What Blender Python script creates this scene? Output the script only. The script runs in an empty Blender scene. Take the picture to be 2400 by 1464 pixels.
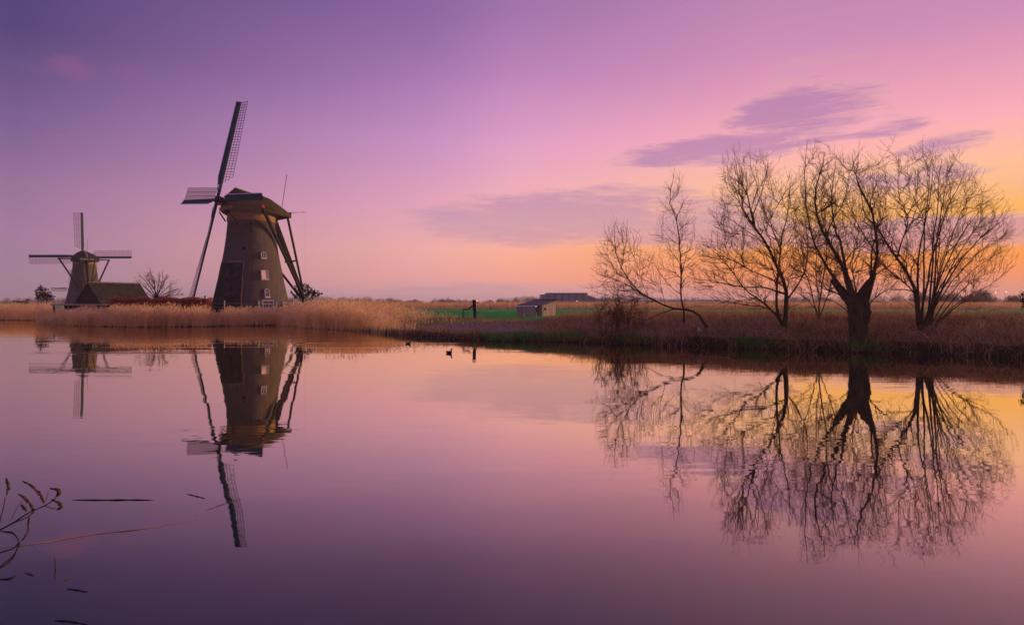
import bpy, math, random
import numpy as np
from mathutils import Vector, Matrix

random.seed(7)
rng = np.random.default_rng(11)
scene = bpy.context.scene
COL = scene.collection
R = math.radians

# ------------------------------------------------------------------ camera
CAM_H = 2.57
FPX = 1600.0          # focal length in photograph pixels (2400 wide)
HORIZON = 714.0
cam_data = bpy.data.cameras.new('camera')
cam_data.sensor_width = 36.0
cam_data.lens = 24.0
cam_data.shift_y = -0.0075
cam_data.clip_start = 0.05
cam_data.clip_end = 12000
cam = bpy.data.objects.new('camera', cam_data)
cam.location = (0, 0, CAM_H)
cam.rotation_euler = (R(90), 0, 0)
COL.objects.link(cam)
scene.camera = cam

# ------------------------------------------------------------------ exposure
scene.view_settings.view_transform = 'Standard'
scene.view_settings.look = 'None'
scene.view_settings.exposure = 0.0
scene.view_settings.gamma = 1.0
scene.view_settings.use_curve_mapping = False
scene.render.engine = 'CYCLES'
scene.cycles.use_denoising = True
scene.cycles.max_bounces = 6
scene.cycles.diffuse_bounces = 2
scene.cycles.glossy_bounces = 2
scene.cycles.transmission_bounces = 4
scene.cycles.transparent_max_bounces = 6
scene.cycles.volume_bounces = 0
scene.cycles.sample_clamp_indirect = 4.0


def lin(c):
    out = []
    for v in c[:3]:
        v = v / 255.0
        out.append(v / 12.92 if v <= 0.04045 else ((v + 0.055) / 1.055) ** 2.4)
    return (out[0], out[1], out[2], 1.0)


# ------------------------------------------------------------------ world: dusk sky
SUN_AZ = 68.0          # degrees right of the view axis
SUN_EL = 5.0
world = bpy.data.worlds.new('World')
scene.world = world
world.use_nodes = True
wt = world.node_tree
wt.nodes.clear()


class NT:
    """small helper that chains shader nodes"""
    def __init__(self, tree):
        self.t = tree

    def node(self, typ, **kw):
        n = self.t.nodes.new(typ)
        for k, v in kw.items():
            setattr(n, k, v)
        return n

    def put(self, sock, val):
        if isinstance(val, bpy.types.NodeSocket):
            self.t.links.new(val, sock)
        else:
            sock.default_value = val

    def m(self, op, a, b=None, c=None, clamp=False):
        n = self.node('ShaderNodeMath', operation=op, use_clamp=clamp)
        self.put(n.inputs[0], a)
        if b is not None:
            self.put(n.inputs[1], b)
        if c is not None:
            self.put(n.inputs[2], c)
        return n.outputs[0]

    def mr(self, v, f0, f1, t0=0.0, t1=1.0, kind='LINEAR'):
        n = self.node('ShaderNodeMapRange', interpolation_type=kind)
        n.clamp = True
        self.put(n.inputs[0], v)
        self.put(n.inputs[1], f0)
        self.put(n.inputs[2], f1)
        self.put(n.inputs[3], t0)
        self.put(n.inputs[4], t1)
        return n.outputs[0]

    def mix(self, f, a, b, blend='MIX'):
        n = self.node('ShaderNodeMix', data_type='RGBA', blend_type=blend)
        self.put(n.inputs[0], f)
        self.put(n.inputs[6], a)
        self.put(n.inputs[7], b)
        return n.outputs[2]

    def ramp(self, f, stops):
        n = self.node('ShaderNodeValToRGB')
        e = n.color_ramp.elements
        while len(e) < len(stops):
            e.new(0.5)
        for i, (p, c) in enumerate(stops):
            e[i].position = p
            e[i].color = c
        self.put(n.inputs[0], f)
        return n.outputs[0]

    def comb(self, x, y, z):
        n = self.node('ShaderNodeCombineXYZ')
        self.put(n.inputs[0], x)
        self.put(n.inputs[1], y)
        self.put(n.inputs[2], z)
        return n.outputs[0]

    def noise(self, vec, scale, detail=3.0, rough=0.5, dist=0.0, color=False):
        n = self.node('ShaderNodeTexNoise')
        self.put(n.inputs['Vector'], vec)
        n.inputs['Scale'].default_value = scale
        n.inputs['Detail'].default_value = detail
        n.inputs['Roughness'].default_value = rough
        n.inputs['Distortion'].default_value = dist
        return n.outputs['Color'] if color else n.outputs['Fac']


W = NT(wt)
tc = W.node('ShaderNodeTexCoord')
sep = W.node('ShaderNodeSeparateXYZ')
wt.links.new(tc.outputs['Generated'], sep.inputs[0])
dx, dy, dz = sep.outputs[0], sep.outputs[1], sep.outputs[2]
elev = W.m('MULTIPLY', W.m('ARCSINE', W.m('MINIMUM', W.m('MAXIMUM', dz, -1.0), 1.0)), 180 / math.pi)
az = W.m('MULTIPLY', W.m('ARCTAN2', dx, dy), 180 / math.pi)
hl = W.m('MAXIMUM', W.m('SQRT', W.m('ADD', W.m('MULTIPLY', dx, dx), W.m('MULTIPLY', dy, dy))), 1e-4)
cosd = W.m('DIVIDE', W.m('ADD', W.m('MULTIPLY', dx, math.sin(R(SUN_AZ))), W.m('MULTIPLY', dy, math.cos(R(SUN_AZ)))), hl)
away = W.m('MULTIPLY', W.m('ARCCOSINE', W.m('MINIMUM', W.m('MAXIMUM', cosd, -1.0), 1.0)), 180 / math.pi)
# small warp so that the bands are not ruled lines
sky_uv = W.comb(W.m('MULTIPLY', az, 0.06), W.m('MULTIPLY', elev, 0.30), 0.0)
warp = W.m('SUBTRACT', W.noise(sky_uv, 1.1, 3.0), 0.5)
ew = W.m('ADD', elev, W.m('MULTIPLY', warp, 1.2))
er = W.m('SQRT', W.m('DIVIDE', W.m('MAXIMUM', ew, 0.0), 90.0))     # square root gives the horizon more room


def eramp(stops):
    return W.ramp(er, [(math.sqrt(e / 90.0), lin(c)) for e, c in stops])


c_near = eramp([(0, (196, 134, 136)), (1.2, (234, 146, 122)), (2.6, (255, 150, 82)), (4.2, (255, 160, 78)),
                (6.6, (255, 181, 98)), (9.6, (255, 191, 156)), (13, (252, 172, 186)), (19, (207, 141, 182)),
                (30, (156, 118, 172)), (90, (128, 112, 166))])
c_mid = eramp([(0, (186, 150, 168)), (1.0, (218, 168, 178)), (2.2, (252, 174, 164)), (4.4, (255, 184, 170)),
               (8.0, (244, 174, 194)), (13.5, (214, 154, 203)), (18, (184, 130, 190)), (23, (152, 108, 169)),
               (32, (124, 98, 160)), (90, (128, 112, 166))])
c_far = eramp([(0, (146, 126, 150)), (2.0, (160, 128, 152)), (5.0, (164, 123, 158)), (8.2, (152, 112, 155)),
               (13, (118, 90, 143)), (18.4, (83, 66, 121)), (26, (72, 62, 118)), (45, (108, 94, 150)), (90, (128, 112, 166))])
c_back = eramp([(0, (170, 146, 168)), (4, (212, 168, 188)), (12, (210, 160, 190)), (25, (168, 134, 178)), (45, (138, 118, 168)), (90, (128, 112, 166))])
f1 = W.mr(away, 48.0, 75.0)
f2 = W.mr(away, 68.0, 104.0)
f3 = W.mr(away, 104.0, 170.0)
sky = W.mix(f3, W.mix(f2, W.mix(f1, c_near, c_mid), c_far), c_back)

# clouds: soft lens-shaped banks, broken up by noise, given by direction (azimuth, elevation)
cuv = W.comb(W.m('MULTIPLY', az, 0.10), W.m('MULTIPLY', elev, 0.55), 3.7)
cn = W.m('ADD', W.m('MULTIPLY', W.noise(cuv, 1.5, 9.0, 0.62, 0.8), 0.55), W.m('MULTIPLY', W.noise(W.comb(W.m('MULTIPLY', az, 0.16), W.m('MULTIPLY', elev, 1.3), 6.1), 2.0, 9.0, 0.65, 0.6), 0.45))
cw = W.noise(W.comb(W.m('MULTIPLY', az, 0.08), W.m('MULTIPLY', elev, 0.30), 9.1), 1.0, 3.0, 0.5, 0.0, True)
cws = W.node('ShaderNodeSeparateColor')
wt.links.new(cw, cws.inputs[0])
azw = W.m('ADD', az, W.m('MULTIPLY', W.m('SUBTRACT', cws.outputs[0], 0.5), 9.0))
elw = W.m('ADD', elev, W.m('MULTIPLY', W.m('SUBTRACT', cws.outputs[1], 0.5), 2.6))


def sky_dir(px, py):
    a = math.atan((px - 1200) / FPX)
    return math.degrees(a), math.degrees(math.atan((HORIZON - py) / FPX * math.cos(a)))


def bank(x0, x1, y0, y1, s, tilt=0.0):
    a0, e0 = sky_dir((x0 + x1) / 2, (y0 + y1) / 2)
    ra = (sky_dir(x1, (y0 + y1) / 2)[0] - sky_dir(x0, (y0 + y1) / 2)[0]) / 2
    re = abs(sky_dir((x0 + x1) / 2, y0)[1] - sky_dir((x0 + x1) / 2, y1)[1]) / 2
    da = W.m('SUBTRACT', azw, a0)
    u = W.m('MULTIPLY', da, 1 / ra)
    v = W.m('MULTIPLY', W.m('SUBTRACT', elw, W.m('MULTIPLY_ADD', da, tilt, e0)), 1 / re)
    g = W.m('SUBTRACT', 1.0, W.m('ADD', W.m('MULTIPLY', u, u), W.m('MULTIPLY', v, v)), clamp=True)
    return W.m('MULTIPLY', g, s)


banks = [(1400, 2030, 306, 392, 1.7, 0.05), (1460, 1780, 358, 412, 1.4, 0.0), (1620, 2100, 196, 332, 1.7, 0.05), (1930, 2200, 268, 334, 1.15, 0.1),
         (2140, 2360, 305, 368, 1.0, 0.0), (880, 1720, 435, 578, 1.9, 0.03), (1340, 1940, 458, 594, 1.6, -0.02), (1640, 2700, 486, 598, 1.6, 0.0),
         (1940, 2330, 376, 432, 0.85, 0.06), (1800, 2010, 135, 160, 0.55, 0.05), (1790, 1990, 176, 204, 0.5, 0.0), (2030, 2210, 232, 268, 0.6, 0.0),
         (700, 1480, 655, 705, 0.75, 0.0), (2300, 2700, 395, 440, 0.7, 0.0), (2500, 3600, 300, 420, 0.9, 0.03)]
tot = None
for bk in banks:
    g = bank(*bk)
    tot = g if tot is None else W.m('MAXIMUM', tot, g)
# loose streaks everywhere else round the horizon
streak = W.noise(W.comb(W.m('MULTIPLY', az, 0.045), W.m('MULTIPLY', elev, 0.5), 1.2), 1.0, 5.0, 0.55, 0.8)
streak = W.m('MULTIPLY', W.mr(streak, 0.60, 0.78, kind='SMOOTHSTEP'), W.m('MULTIPLY', W.mr(elev, 1.0, 4.0), W.mr(elev, 20.0, 9.0)))
dens = W.mr(W.m('ADD', tot, W.m('MULTIPLY_ADD', cn, 4.8, -2.45)), -0.10, 1.5, kind='SMOOTHSTEP')
dens = W.m('MULTIPLY', dens, W.mr(tot, 0.0, 0.30, kind='SMOOTHSTEP'))
dens = W.m('MAXIMUM', dens, W.m('MULTIPLY', streak, 0.28))
c_cloud = W.ramp(W.mr(elev, 0.0, 18.0), [(0.0, lin((196, 152, 166))), (0.22, lin((212, 146, 160))), (0.36, lin((202, 154, 176))),
                                         (0.6, lin((180, 130, 176))), (1.0, lin((172, 120, 172)))])
# thin cloud edges catch the light, the thick parts stay mauve
rim = W.m('MULTIPLY', W.m('MULTIPLY', dens, W.m('SUBTRACT', 1.0, dens)), W.m('MULTIPLY', W.mr(away, 95.0, 45.0), 1.1))
sky = W.mix(rim, sky, lin((255, 196, 176)))
sky = W.mix(W.m('MULTIPLY', dens, 0.76), sky, c_cloud)
# the little lit cloud high on the left
pk = W.m('MAXIMUM', bank(90, 260, 122, 190, 1.0, -0.05), bank(250, 390, 150, 200, 0.8, -0.06))
pk = W.mr(W.m('MULTIPLY', pk, W.m('MULTIPLY_ADD', cn, 2.4, -0.5)), 0.10, 0.9, kind='SMOOTHSTEP')
sky = W.mix(W.m('MULTIPLY', pk, 0.5), sky, lin((150, 88, 138)))
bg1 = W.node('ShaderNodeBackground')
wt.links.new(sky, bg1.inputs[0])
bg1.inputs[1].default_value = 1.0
nis = W.node('ShaderNodeTexSky', sky_type='NISHITA')
nis.sun_disc = False
nis.sun_elevation = R(SUN_EL)
nis.sun_rotation = R(SUN_AZ)
nis.air_density = 1.5
nis.dust_density = 3.0
bg2 = W.node('ShaderNodeBackground')
wt.links.new(nis.outputs[0], bg2.inputs[0])
bg2.inputs[1].default_value = 0.004
add = W.node('ShaderNodeAddShader')
wt.links.new(bg1.outputs[0], add.inputs[0])
wt.links.new(bg2.outputs[0], add.inputs[1])
wo = W.node('ShaderNodeOutputWorld')
wt.links.new(add.outputs[0], wo.inputs[0])

# ------------------------------------------------------------------ sun
sd = bpy.data.lights.new('sun', 'SUN')
sd.energy = 4.0
sd.angle = R(1.5)
sd.color = (1.0, 0.56, 0.27)
sun = bpy.data.objects.new('sun', sd)
COL.objects.link(sun)
sdir = Vector((math.sin(R(SUN_AZ)) * math.cos(R(SUN_EL)), math.cos(R(SUN_AZ)) * math.cos(R(SUN_EL)), math.sin(R(SUN_EL))))
sun.rotation_euler = (-sdir).to_track_quat('-Z', 'Y').to_euler()
sun.location = sdir * 400


# ------------------------------------------------------------------ helpers
def P(px, py, Y):
    """photograph pixel + depth -> world point"""
    return Vector(((px - 1200) / FPX * Y, Y, CAM_H + (HORIZON - py) / FPX * Y))


def gp(px, py, z=0.0):
    """photograph pixel -> point on the level z"""
    Y = FPX * (CAM_H - z) / (py - HORIZON)
    return Vector(((px - 1200) / FPX * Y, Y, z))


def tag(o, label=None, cat=None, group=None, kind=None):
    if label:
        o['label'] = label
    if cat:
        o['category'] = cat
    if group:
        o['group'] = group
    if kind:
        o['kind'] = kind
    return o


def empty(name, loc=(0, 0, 0), rz=0.0, s=1.0):
    o = bpy.data.objects.new(name, None)
    o.location = loc
    o.rotation_euler = (0, 0, rz)
    o.scale = (s, s, s)
    COL.objects.link(o)
    return o


def link(name, me, mat, parent=None):
    if mat is not None and len(me.materials) == 0:
        me.materials.append(mat)
    o = bpy.data.objects.new(name, me)
    COL.objects.link(o)
    if parent is not None:
        o.parent = parent
    return o


def mesh_np(name, V, F, mat, parent=None, smooth=False, attrs=None):
    V = np.asarray(V, np.float32).reshape(-1, 3)
    F = np.asarray(F, np.int32)
    k = F.shape[1]
    me = bpy.data.meshes.new(name)
    me.vertices.add(len(V))
    me.vertices.foreach_set('co', V.ravel())
    me.loops.add(F.size)
    me.loops.foreach_set('vertex_index', F.ravel())
    me.polygons.add(len(F))
    me.polygons.foreach_set('loop_start', np.arange(0, F.size, k, dtype=np.int32))
    if smooth:
        me.polygons.foreach_set('use_smooth', np.ones(len(F), bool))
    me.update(calc_edges=True)
    if attrs:
        for an, av in attrs.items():
            a = me.attributes.new(an, 'FLOAT', 'POINT')
            a.data.foreach_set('value', np.asarray(av, np.float32).ravel())
    return link(name, me, mat, parent)


class MB:
    """collects boxes, beams and tubes into one mesh"""
    def __init__(self):
        self.v, self.f = [], []

    def add(self, vs, fs):
        o = len(self.v)
        self.v += [tuple(q) for q in vs]
        self.f += [tuple(i + o for i in f) for f in fs]
        return self

    def box(self, c, s, rz=0.0):
        c = Vector(c)
        m = Matrix.Rotation(rz, 3, 'Z')
        vs = [c + m @ Vector((x * s[0] / 2, y * s[1] / 2, z * s[2] / 2)) for x in (-1, 1) for y in (-1, 1) for z in (-1, 1)]
        return self.add(vs, [(0, 1, 3, 2), (4, 6, 7, 5), (0, 4, 5, 1), (2, 3, 7, 6), (0, 2, 6, 4), (1, 5, 7, 3)])

    def beam(self, p, q, w, h, w2=None, h2=None, up=(0, 0, 1)):
        p, q = Vector(p), Vector(q)
        d = (q - p).normalized()
        up = Vector(up)
        if abs(d.dot(up)) > 0.98:
            up = Vector((1, 0, 0))
        a = d.cross(up).normalized()
        b = a.cross(d)
        w2 = w if w2 is None else w2
        h2 = h if h2 is None else h2
        vs = []
        for c, ww, hh in ((p, w, h), (q, w2, h2)):
            for i, j in ((-1, -1), (1, -1), (1, 1), (-1, 1)):
                vs.append(c + a * i * ww / 2 + b * j * hh / 2)
        return self.add(vs, [(3, 2, 1, 0), (4, 5, 6, 7), (0, 1, 5, 4), (1, 2, 6, 5), (2, 3, 7, 6), (3, 0, 4, 7)])

    def tube(self, pts, rad, n=6):
        pts = np.array([tuple(q) for q in pts], float)[None]
        rad = np.array(rad if hasattr(rad, '__len__') else [rad] * pts.shape[1], float)[None]
        V, F = tubes(pts, rad, n)
        k = pts.shape[1]
        F = [tuple(f) for f in F] + [tuple(range(n - 1, -1, -1)), tuple(range((k - 1) * n, k * n))]
        return self.add(V, F)

    def poly(self, pts):
        return self.add(pts, [tuple(range(len(pts)))])

    def prism(self, pts, ext):
        """closed prism: polygon pts swept by vector ext"""
        n = len(pts)
        e = Vector(ext)
        vs = [Vector(q) for q in pts] + [Vector(q) + e for q in pts]
        fs = [tuple(range(n - 1, -1, -1)), tuple(range(n, 2 * n))]
        fs += [(i, (i + 1) % n, (i + 1) % n + n, i + n) for i in range(n)]
        return self.add(vs, fs)

    def build(self, name, mat, parent=None, smooth=False):
        me = bpy.data.meshes.new(name)
        me.from_pydata(self.v, [], self.f)
        if smooth:
            for p in me.polygons:
                p.use_smooth = True
        me.update()
        return link(name, me, mat, parent)


def unit(a):
    return a / np.maximum(np.linalg.norm(a, axis=-1, keepdims=True), 1e-9)


def tubes(Pt, Rd, n):
    N, K, _ = Pt.shape
    T = np.gradient(Pt, axis=1) if K > 1 else Pt * 0
    T = unit(T)
    ref = np.zeros_like(T)
    ref[..., 2] = 1
    flat = np.abs(T[:, :1, 2]).repeat(K, 1) > 0.92
    ref[flat] = (1, 0, 0)
    A = unit(np.cross(T, ref))
    B = np.cross(T, A)
    ang = np.arange(n) * 2 * math.pi / n
    V = Pt[:, :, None] + Rd[:, :, None, None] * (A[:, :, None] * np.cos(ang)[:, None] + B[:, :, None] * np.sin(ang)[:, None])
    V = V.reshape(-1, 3)
    base = (np.arange(N)[:, None, None] * K + np.arange(K - 1)[None, :, None]) * n
    j = np.arange(n)
    j2 = (j + 1) % n
    F = np.stack([base + j, base + j2, base + n + j2, base + n + j], -1).reshape(-1, 4)
    return V, F


# ------------------------------------------------------------------ materials
def material(name):
    m = bpy.data.materials.new(name)
    m.use_nodes = True
    m.node_tree.nodes.clear()
    return m, NT(m.node_tree)


def finish(m, n, shader):
    o = n.node('ShaderNodeOutputMaterial')
    m.node_tree.links.new(shader, o.inputs[0])
    return m


def plain(name, col, rough=0.7, var=0.3, scale=3.0, bump=0.0, bscale=20.0, metal=0.0, col2=None, stretch=(1, 1, 1), spec=0.3):
    m, n = material(name)
    t = n.node('ShaderNodeTexCoord').outputs['Object']
    mp = n.node('ShaderNodeMapping')
    n.put(mp.inputs[0], t)
    mp.inputs['Scale'].default_value = stretch
    f = n.noise(mp.outputs[0], scale, 5.0, 0.6)
    f = n.mr(f, 0.3, 0.7)
    a = tuple(max(0, c * (1 - var)) for c in col) + (1,)
    b = tuple((c * (1 + var)) for c in (col2 or col)) + (1,)
    bs = n.node('ShaderNodeBsdfPrincipled')
    n.put(bs.inputs['Base Color'], n.mix(f, a, b))
    bs.inputs['Roughness'].default_value = rough
    bs.inputs['Metallic'].default_value = metal
    bs.inputs['Specular IOR Level'].default_value = spec
    if bump:
        bp = n.node('ShaderNodeBump')
        bp.inputs['Strength'].default_value = 1.0
        bp.inputs['Distance'].default_value = bump
        n.put(bp.inputs['Height'], n.noise(mp.outputs[0], bscale, 4.0))
        n.put(bs.inputs['Normal'], bp.outputs[0])
    return finish(m, n, bs.outputs[0])


def leafy(name, stops, trans=0.35, rough=0.8):
    """blades and leaves: colour by the per-blade value 'tint', thin enough to pass light"""
    m, n = material(name)
    at = n.node('ShaderNodeAttribute', attribute_name='tint')
    col = n.ramp(at.outputs['Fac'], [(p, tuple(c) + (1,)) for p, c in stops])
    d = n.node('ShaderNodeBsdfDiffuse')
    n.put(d.inputs[0], col)
    t = n.node('ShaderNodeBsdfTranslucent')
    n.put(t.inputs[0], col)
    mx = n.node('ShaderNodeMixShader')
    mx.inputs[0].default_value = trans
    m.node_tree.links.new(d.outputs[0], mx.inputs[1])
    m.node_tree.links.new(t.outputs[0], mx.inputs[2])
    return finish(m, n, mx.outputs[0])


def glow(name, col, s):
    m, n = material(name)
    e = n.node('ShaderNodeEmission')
    e.inputs[0].default_value = tuple(col) + (1,)
    e.inputs[1].default_value = s
    return finish(m, n, e.outputs[0])


def brick_mat():
    m, n = material('weathered_brick')
    t = n.node('ShaderNodeTexCoord').outputs['Object']
    sp = n.node('ShaderNodeSeparateXYZ')
    n.put(sp.inputs[0], t)
    ang = n.m('ARCTAN2', sp.outputs[0], sp.outputs[1])
    uv = n.comb(n.m('MULTIPLY', ang, 4.3), sp.outputs[2], 0.0)
    br = n.node('ShaderNodeTexBrick')
    n.put(br.inputs['Vector'], uv)
    br.inputs['Scale'].default_value = 1.0
    br.inputs['Brick Width'].default_value = 0.22
    br.inputs['Row Height'].default_value = 0.072
    br.inputs['Mortar Size'].default_value = 0.008
    br.inputs['Color1'].default_value = (0.165, 0.132, 0.118, 1)
    br.inputs['Color2'].default_value = (0.115, 0.094, 0.088, 1)
    br.inputs['Mortar'].default_value = (0.16, 0.135, 0.11, 1)
    big = n.mr(n.noise(t, 0.55, 5.0, 0.6), 0.35, 0.68)
    streak = n.mr(n.noise(n.comb(n.m('MULTIPLY', ang, 9.0), n.m('MULTIPLY', sp.outputs[2], 0.35), 0.0), 1.2, 4.0, 0.6), 0.4, 0.75)
    col = n.mix(n.m('MULTIPLY', big, 0.75), br.outputs[0], (0.075, 0.068, 0.068, 1))
    col = n.mix(n.m('MULTIPLY', streak, 0.5), col, (0.20, 0.14, 0.11, 1))
    run = n.mr(n.noise(n.comb(n.m('MULTIPLY', ang, 16.0), n.m('MULTIPLY', sp.outputs[2], 0.22), 5.0), 1.0, 5.0, 0.65), 0.52, 0.72)
    col = n.mix(n.m('MULTIPLY', run, 0.55), col, (0.045, 0.040, 0.040, 1))
    blot = n.mr(n.noise(t, 2.3, 6.0, 0.7), 0.36, 0.66)
    col = n.mix(n.m('MULTIPLY', blot, 0.6), col, n.mix(0.5, col, (0.05, 0.046, 0.046, 1)))
    bs = n.node('ShaderNodeBsdfPrincipled')
    n.put(bs.inputs['Base Color'], col)
    bs.inputs['Roughness'].default_value = 0.9
    bs.inputs['Specular IOR Level'].default_value = 0.2
    bp = n.node('ShaderNodeBump')
    bp.inputs['Distance'].default_value = 0.03
    n.put(bp.inputs['Height'], n.m('SUBTRACT', n.noise(t, 6.0, 4.0), br.outputs['Fac']))
    n.put(bs.inputs['Normal'], bp.outputs[0])
    return finish(m, n, bs.outputs[0])


def water_mat():
    m, n = material('canal_water')
    g = n.node('ShaderNodeNewGeometry')
    sp = n.node('ShaderNodeSeparateXYZ')
    n.put(sp.inputs[0], g.outputs['Position'])
    pos = n.comb(n.m('MULTIPLY', sp.outputs[0], 0.55), sp.outputs[1], 0.0)
    n1 = n.noise(pos, 0.9, 3.0, 0.5, 0.3)
    n2 = n.noise(pos, 0.22, 2.0, 0.5)
    # wind lanes: long bands along the canal where the surface is livelier
    lanes = n.mr(n.noise(n.comb(n.m('MULTIPLY', sp.outputs[0], 0.018), n.m('MULTIPLY', sp.outputs[1], 0.13), 0.0), 1.0, 3.0), 0.44, 0.64, 0.35, 2.8)
    n3 = n.noise(n.comb(n.m('MULTIPLY', sp.outputs[0], 0.45), sp.outputs[1], 4.0), 2.4, 2.0, 0.5)
    h = n.m('ADD', n.m('MULTIPLY', n.m('ADD', n.m('MULTIPLY', n1, 0.0024), n.m('MULTIPLY', n3, 0.0010)), lanes), n.m('MULTIPLY', n2, 0.006))
    cat = n.mr(n.noise(n.comb(n.m('MULTIPLY', sp.outputs[0], 0.014), n.m('MULTIPLY', sp.outputs[1], 0.40), 7.0), 1.0, 2.0), 0.60, 0.68)
    cat = n.m('MULTIPLY', cat, n.mr(sp.outputs[1], 22.0, 40.0))
    h = n.m('ADD', h, n.m('MULTIPLY', n.m('MULTIPLY', n3, 0.010), cat))
    bp = n.node('ShaderNodeBump')
    bp.inputs['Strength'].default_value = 1.0
    bp.inputs['Distance'].default_value = 1.0
    n.put(bp.inputs['Height'], h)
    lw = n.node('ShaderNodeLayerWeight')
    lw.inputs[0].default_value = 0.5
    refl = n.ramp(lw.outputs['Facing'], [(0.0, (0.04,) * 3 + (1,)), (0.45, (0.09,) * 3 + (1,)), (0.58, (0.21,) * 3 + (1,)), (0.65, (0.33,) * 3 + (1,)),
                                         (0.71, (0.50,) * 3 + (1,)), (0.82, (0.82,) * 3 + (1,)), (0.93, (0.93,) * 3 + (1,)), (1.0, (1,) * 3 + (1,))])
    gl = n.node('ShaderNodeBsdfGlossy')
    gl.inputs['Color'].default_value = (1.0, 0.92, 0.70, 1)
    gl.inputs['Roughness'].default_value = 0.018
    n.put(gl.inputs['Normal'], bp.outputs[0])
    df = n.node('ShaderNodeBsdfDiffuse')
    df.inputs[0].default_value = (0.003, 0.018, 0.034, 1)
    mx = n.node('ShaderNodeMixShader')
    n.put(mx.inputs[0], refl)
    m.node_tree.links.new(df.outputs[0], mx.inputs[1])
    m.node_tree.links.new(gl.outputs[0], mx.inputs[2])
    return finish(m, n, mx.outputs[0])


def ground_mat():
    m, n = material('polder_ground')
    pos = n.node('ShaderNodeNewGeometry').outputs['Position']
    gr = n.node('ShaderNodeAttribute', attribute_name='green').outputs['Fac']
    so = n.node('ShaderNodeAttribute', attribute_name='soil').outputs['Fac']
    fine = n.noise(pos, 1.3, 6.0, 0.65)
    mid = n.noise(pos, 0.16, 4.0, 0.6)
    dry = n.mix(n.mr(fine, 0.3, 0.7), (0.15, 0.088, 0.050, 1), (0.34, 0.20, 0.11, 1))
    grass = n.mix(n.mr(mid, 0.35, 0.65), (0.014, 0.25, 0.06, 1), (0.04, 0.36, 0.07, 1))
    soil = n.mix(n.mr(fine, 0.3, 0.7), (0.13, 0.09, 0.075, 1), (0.30, 0.21, 0.175, 1))
    g2 = n.mr(n.m('ADD', gr, n.m('MULTIPLY', n.m('SUBTRACT', fine, 0.5), 0.7)), 0.4, 0.6)
    s2 = n.mr(n.m('ADD', so, n.m('MULTIPLY', n.m('SUBTRACT', fine, 0.5), 0.7)), 0.4, 0.6)
    mu = n.node('ShaderNodeAttribute', attribute_name='mud').outputs['Fac']
    col = n.mix(n.mr(n.m('ADD', mu, n.m('MULTIPLY', n.m('SUBTRACT', fine, 0.5), 0.8)), 0.3, 0.7), n.mix(s2, n.mix(g2, dry, grass), soil), (0.022, 0.017, 0.016, 1))
    bs = n.node('ShaderNodeBsdfPrincipled')
    n.put(bs.inputs['Base Color'], col)
    bs.inputs['Roughness'].default_value = 0.95
    bs.inputs['Specular IOR Level'].default_value = 0.1
    bp = n.node('ShaderNodeBump')
    bp.inputs['Distance'].default_value = 0.10
    n.put(bp.inputs['Height'], fine)
    n.put(bs.inputs['Normal'], bp.outputs[0])
    return finish(m, n, bs.outputs[0])


M = {}
M['ground'] = ground_mat()
M['water'] = water_mat()
M['brick'] = brick_mat()
M['band'] = plain('ochre_brick_band', (0.29, 0.165, 0.085), 0.85, 0.2, 5, 0.01, 30)
M['tar'] = plain('tarred_wall', (0.018, 0.018, 0.022), 0.85, 0.4, 1.2, 0.01, 25, col2=(0.036, 0.032, 0.033), spec=0.1)
M['render'] = plain('weathered_render', (0.20, 0.14, 0.085), 0.9, 0.4, 1.5, 0.01, 25)
M['darkthatch'] = plain('dark_old_thatch', (0.022, 0.022, 0.027), 0.95, 0.4, 1.6, 0.05, 18, col2=(0.03, 0.029, 0.03), spec=0.1)
M['thatch'] = plain('mossy_thatch', (0.060, 0.046, 0.032), 0.95, 0.45, 1.6, 0.05, 18, col2=(0.062, 0.054, 0.026), stretch=(1, 1, 0.35), spec=0.1)
M['beam'] = plain('dark_tarred_timber', (0.014, 0.013, 0.018), 0.8, 0.4, 3, 0.008, 25, col2=(0.022, 0.018, 0.02), spec=0.12)
M['sailblue'] = plain('blue_black_painted_timber', (0.014, 0.034, 0.058), 0.75, 0.3, 1.5, 0.004, 20, col2=(0.02, 0.048, 0.07), spec=0.12)
M['lath'] = plain('thin_timber_laths', (0.055, 0.03, 0.03), 0.7, 0.3, 2)
M['edge'] = plain('pale_painted_edge', (0.45, 0.47, 0.52), 0.5, 0.2, 3)
M['white'] = plain('white_paint', (0.38, 0.36, 0.37), 0.6, 0.15, 4)
M['red'] = plain('red_paint', (0.42, 0.025, 0.03), 0.5, 0.25, 4)
M['blue'] = plain('blue_paint', (0.06, 0.08, 0.36), 0.5, 0.2, 4)
M['green'] = plain('green_painted_wood', (0.018, 0.07, 0.045), 0.6, 0.25, 4)
M['pale_panel'] = plain('pale_window_panel', (0.66, 0.52, 0.45), 0.7, 0.08, 2)  # even pale panel filling one window of the tower
M['hole'] = plain('black_opening', (0.008, 0.008, 0.010), 0.9, 0.2, 3)
gm, gn = material('dim_window_glass')
gb = gn.node('ShaderNodeBsdfPrincipled')
gb.inputs['Base Color'].default_value = (0.02, 0.022, 0.03, 1)
gb.inputs['Roughness'].default_value = 0.08
gb.inputs['Specular IOR Level'].default_value = 0.8
M['glass'] = finish(gm, gn, gb.outputs[0])
M['bark'] = plain('willow_bark', (0.044, 0.030, 0.023), 0.9, 0.45, 3, 0.05, 9, col2=(0.062, 0.05, 0.032), stretch=(1, 1, 0.3), spec=0.1)
M['twig'] = plain('thin_twigs', (0.15, 0.064, 0.032), 0.8, 0.3, 0.6, spec=0.1)
M['roof'] = plain('mossy_pantiles', (0.028, 0.027, 0.028), 0.9, 0.5, 0.9, 0.02, 10, col2=(0.034, 0.033, 0.026), spec=0.1)
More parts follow.
